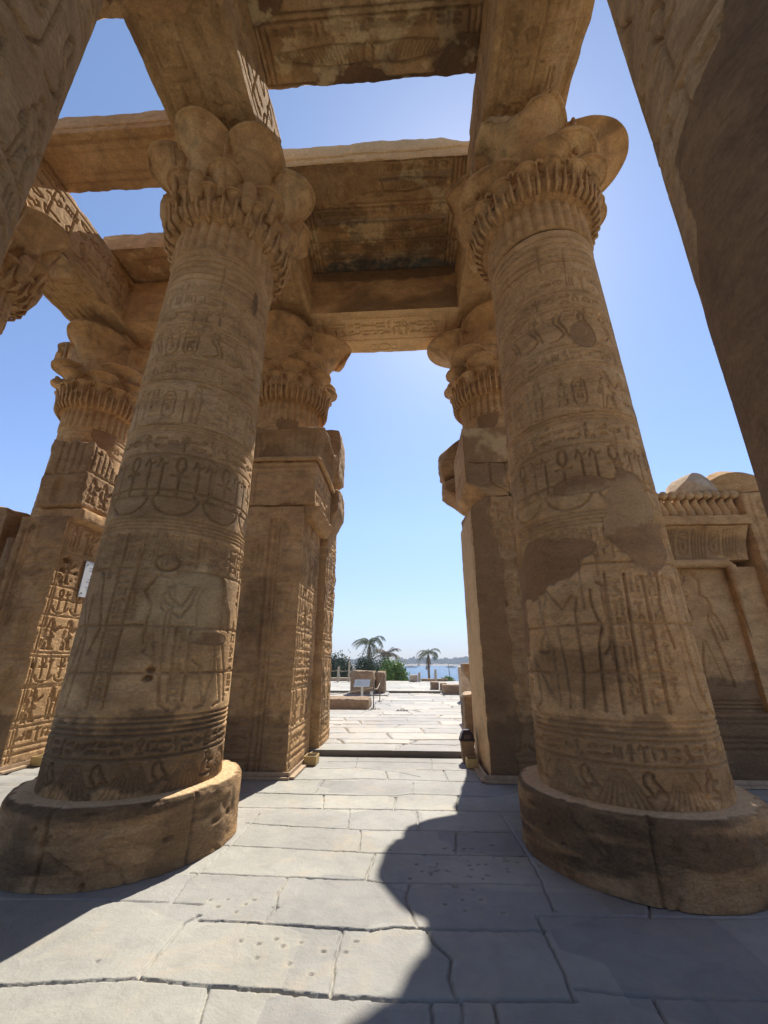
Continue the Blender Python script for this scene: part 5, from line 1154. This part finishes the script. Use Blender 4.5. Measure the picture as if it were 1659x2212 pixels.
# drain with four dark openings
dr = thing('drain_cover', 'small drain with four dark openings in the forecourt paving', 'drain', (-.27, 14.3, zf + .012))
mb = MB(); rockbox(mb, -.19, .19, -.12, .12, -.004, .004, .05, .001, .01, .001, 3); mb.obj('frame', simple('drain_stone', (.40, .38, .33), .8), dr, False)
BLK = simple('drain_dark', (.02, .02, .02), .8)
mb = MB(); rockbox(mb, -.035, .035, -.08, .08, .004, .010, .05, .001, .01, .0, 3); h0 = mb.obj('opening', BLK, dr, False); h0.location = (-.135, 0, 0)
for k in range(1, 4): h = h0.copy(); COL.objects.link(h); h.parent = dr; h.location = (-.135 + k * .09, 0, 0)

# ------------------------------------------------------------------ plants
TRK = simple('palm_bark', (.20, .155, .11), .9, .3, 6)
def frond(mb, base, az, el, L, droop, r, w=.42, n=22, wind=0.):
    pts = []; p = np.array(base, float); a = el
    for k in range(n + 1):
        pts.append(p.copy()); st = L / n; d = np.array([math.cos(az) * math.cos(a) - wind * .5 * (k / n), math.sin(az) * math.cos(a), math.sin(a)]); p = p + d / np.linalg.norm(d) * st; a -= droop / n * (1 + .8 * k / n)
    pts = np.array(pts); mb.tube(pts[::3], np.linspace(.03, .008, len(pts[::3])) * L / 2, 4, False)
    V = []; T = []
    for k in range(2, n + 1):
        t = k / n; q = pts[k]; dr_ = pts[k] - pts[k - 1]; dr_ /= np.linalg.norm(dr_); sd_ = np.cross(dr_, [0, 0, 1]); sd_ /= np.linalg.norm(sd_) + 1e-6
        ll = L * w * .85 * math.sin(math.pi * min(1, t * .9 + .12)) ** .6 * r.uniform(.8, 1.1)
        for s_ in (-1, 1):
            for j in range(1):
                tip = q + sd_ * s_ * ll * .55 + dr_ * ll * (.45 + .2 * j) - np.array([wind * .25 * ll, 0, ll * r.uniform(.3, .75)])
                o = len(V); wd = dr_ * L * .018; V += [q - wd, q + wd, tip]; T.append([o, o + 1, o + 2])
    mb.tris(V, T)
def palm(name, lab, x, y, z0, ztop, L, seed, nf=20, wind=.6, lean=0., els=None, mats=None, rt=.13):
    r = random.Random(seed); t = thing(name, lab, 'palm tree', (x, y, z0), 'wind-blown palms by the river')
    h = ztop - z0; mb = MB(); pts = [(lean * (k / 10) ** 2, 0, h * k / 10) for k in range(11)]; mb.tube(pts, [rt * (1.5 - .7 * k / 10 + .08 * (k % 2)) for k in range(11)], 10); mb.obj('trunk', TRK, t)
    mb = MB(); top = np.array([lean, 0, h])
    for k in range(nf):
        az = k * 2.4 + r.uniform(-.3, .3); el = r.uniform(-.2, 1.25) if els is None else r.uniform(*els)
        frond(mb, top, az, el, L * r.uniform(.8, 1.1), r.uniform(1.2, 2.3), r, wind=wind)
    mb.obj('crown', mats[0], t, False)
    mb = MB()
    for k in range(4): frond(mb, top, k * 1.6 + .4, -1.2, L * .95, .5, r, .3, wind=wind * .3)
    mb.obj('dead_fronds', mats[1], t, False)
    return t
LG = leafmat('palm_leaf', (.06, .085, .03), (.14, .16, .07)); LD = leafmat('palm_leaf_dry', (.14, .10, .06), (.24, .18, .11))
def atpx(x, y, Y):   # photograph-plane ray to world height, used only to size far plants
    f = np.array([-math.sin(yaw) * math.cos(pitch), math.cos(yaw) * math.cos(pitch), math.sin(pitch)]); rr_ = np.array([math.cos(yaw), math.sin(yaw), 0]); u = np.cross(rr_, f)
    d = (x - CX) / F * rr_ - (y - CY) / F * u + f; return np.array([0, 0, HC]) + d * (Y / d[1])
p = atpx(798, 1391, 45); palm('palm_tree', 'tallest palm behind the altar, fronds blown to the left', p[0], 45, -4, p[2], 2.35, 1, 17, .9, mats=(LG, LD), rt=.12)
p = atpx(837, 1419, 58); palm('palm_tree', 'middle palm with thin upswept fronds bent by the wind', p[0], 58, -7, p[2], 2.4, 2, 22, .45, els=(.5, 1.4), mats=(LD, LD), rt=.2)
p = atpx(925, 1411, 50); palm('palm_tree', 'right palm against the open water with hanging dead fronds', p[0], 50, -6, p[2], 2.0, 3, 14, .7, mats=(LG, LD), rt=.13)
p = atpx(718, 1442, 36); palm('palm_tree', 'palm partly hidden by the left jamb with stiff upright fronds', p[0], 36, -3, p[2], 1.6, 4, 20, 0, els=(.6, 1.45), mats=(LG, LD), rt=.15)
def bush(name, lab, x, y, z0, rx, ry, rz, n, m, seed, leaf=.09, group='bushes behind the terrace'):
    r = np.random.RandomState(seed); t = thing(name, lab, 'bush', (x, y, z0), group)
    nc = 90; cc = r.normal(size=(nc, 3)); cc /= np.linalg.norm(cc, axis=1)[:, None]; cc *= r.uniform(.55, .95, (nc, 1)) ** .5; cc[:, 2] = np.abs(cc[:, 2]) ** .6
    k = r.randint(0, nc, n); q = cc[k] * np.array([rx, ry, rz]) + r.normal(size=(n, 3)) * np.array([rx, ry, rz]) * .13
    q[:, 2] = np.abs(q[:, 2])
    a = r.normal(size=(n, 3)); a /= np.linalg.norm(a, axis=1)[:, None]; b = r.normal(size=(n, 3)); b = np.cross(a, b); b /= np.linalg.norm(b, axis=1)[:, None]; s_ = leaf * r.uniform(.6, 1.3, (n, 1))
    V = np.stack([q - a * s_, q + b * s_ * .45, q + a * s_, q - b * s_ * .45], 1).reshape(-1, 3); Q = np.arange(n * 4).reshape(n, 4)
    mb = MB(); mb.quads(V, Q); mb.obj('foliage', m, t, False)
    mb = MB()
    for i in range(12):
        e = cc[i] * np.array([rx, ry, rz]) * .9; mb.tube([(0, 0, -.4), e * .5 + [0, 0, .05], e], [.05, .03, .012], 5)
    mb.obj('branches', TRK, t)
GD = leafmat('bush_dark', (.02, .04, .015), (.07, .11, .03)); GB = leafmat('bush_bright', (.08, .16, .02), (.20, .33, .04))
bush('bush', 'bright green rounded bush right of the altar', -1.33, 34, -1.2, 1.2, 1., 2.4, 11000, GB, 1, .09)
bush('bush', 'dark bush at left behind the posts', -5.9, 36, -1.6, 1.7, 1.3, 3.1, 12000, GD, 2, .09)
bush('bush', 'dark bush directly behind the altar', -3.75, 37, -1.8, 1.35, 1.2, 3.25, 10000, GD, 3, .09)
bush('bush', 'dark bush between the altar and the bright bush', -2.4, 38, -1.8, 1.0, 1., 3.1, 6000, GD, 4, .09)
bush('bush', 'low bright tuft of weeds on the terrace edge at right', 2.6, 31.3, -.1, .55, .3, .5, 1500, GB, 5, .06)
# mast of a moored boat
ms = thing('boat_mast', 'thin dark mast with a cross spar rising from the river bank', 'mast', (3.75, 41, -8))
mb = MB(); mb.tube([(0, 0, 0), (-.05, 0, 7.0), (-.18, 0, 9.2)], [.07, .05, .02], 7); mb.obj('pole', MET, ms)
mb = MB(); mb.tube([(-.42, 0, 8.0 - .32), (.42, 0, 8.08 - .32)], .03, 6); mb.tube([(-.25, 0, 7.5), (.2, 0, 7.9)], .06, 6); mb.obj('spar', MET, ms)
# boats on the river
HULL = simple('boat_hull', (.16, .14, .12), .6)
for i, (px, Y, lab, s_) in enumerate(((975, 560, 'tiny dark boat far out on the river right of the palm', 1.), (887, 560, 'tiny dark boat on the far side of the river left of the palm', 1.4))):
    q = atpx(px, 1440, Y); t = thing('boat', lab, 'boat', (q[0], Y, -8), 'boats on the river')
    mb = MB(); u = np.linspace(-1, 1, 13); rows = []
    for k in range(5):
        a = k / 4; rows.append(np.stack([u * (7 - 1.5 * (1 - a)) * s_, -1.4 * a * (1 - u ** 4) * (1 if k < 5 else 1), .1 + 1.1 * a + .5 * u ** 4 * a], 1))
    P = np.stack(rows); mb.grid(P); P2 = P.copy(); P2[..., 1] *= -1; mb.grid(P2); mb.obj('hull', HULL, t)
    mb = MB(); rockbox(mb, -3 * s_, 3 * s_, -1, 1, 1., 2.6, 1, .05, .2, 0); mb.obj('cabin', simple('boat_cabin', (.35, .33, .3), .6), t, False)
mb = MB(); P = np.array([[-1600, -40, -13.2], [1600, -40, -13.2], [1600, 1100, -13.2], [-1600, 1100, -13.2], [-1600, -40, 40], [1600, -40, 40], [1600, 1100, 40], [-1600, 1100, 40]], float)
mb.quads(P, [[0, 3, 2, 1], [4, 5, 6, 7], [0, 1, 5, 4], [1, 2, 6, 5], [2, 3, 7, 6], [3, 0, 4, 7]])
hm = bpy.data.materials.new('haze'); hm.use_nodes = True; ht = hm.node_tree; ht.nodes.clear(); ho = ht.nodes.new('ShaderNodeOutputMaterial'); hv = ht.nodes.new('ShaderNodeVolumePrincipled')
hv.inputs['Color'].default_value = (.80, .88, 1, 1); hv.inputs['Density'].default_value = .00065; ht.links.new(hv.outputs[0], ho.inputs['Volume'])
hz = tag(mb.obj('haze', hm, None, False), 'thin pale haze over the river', 'haze', kind='stuff')
print('verts', sum(len(m.vertices) for m in bpy.data.meshes))
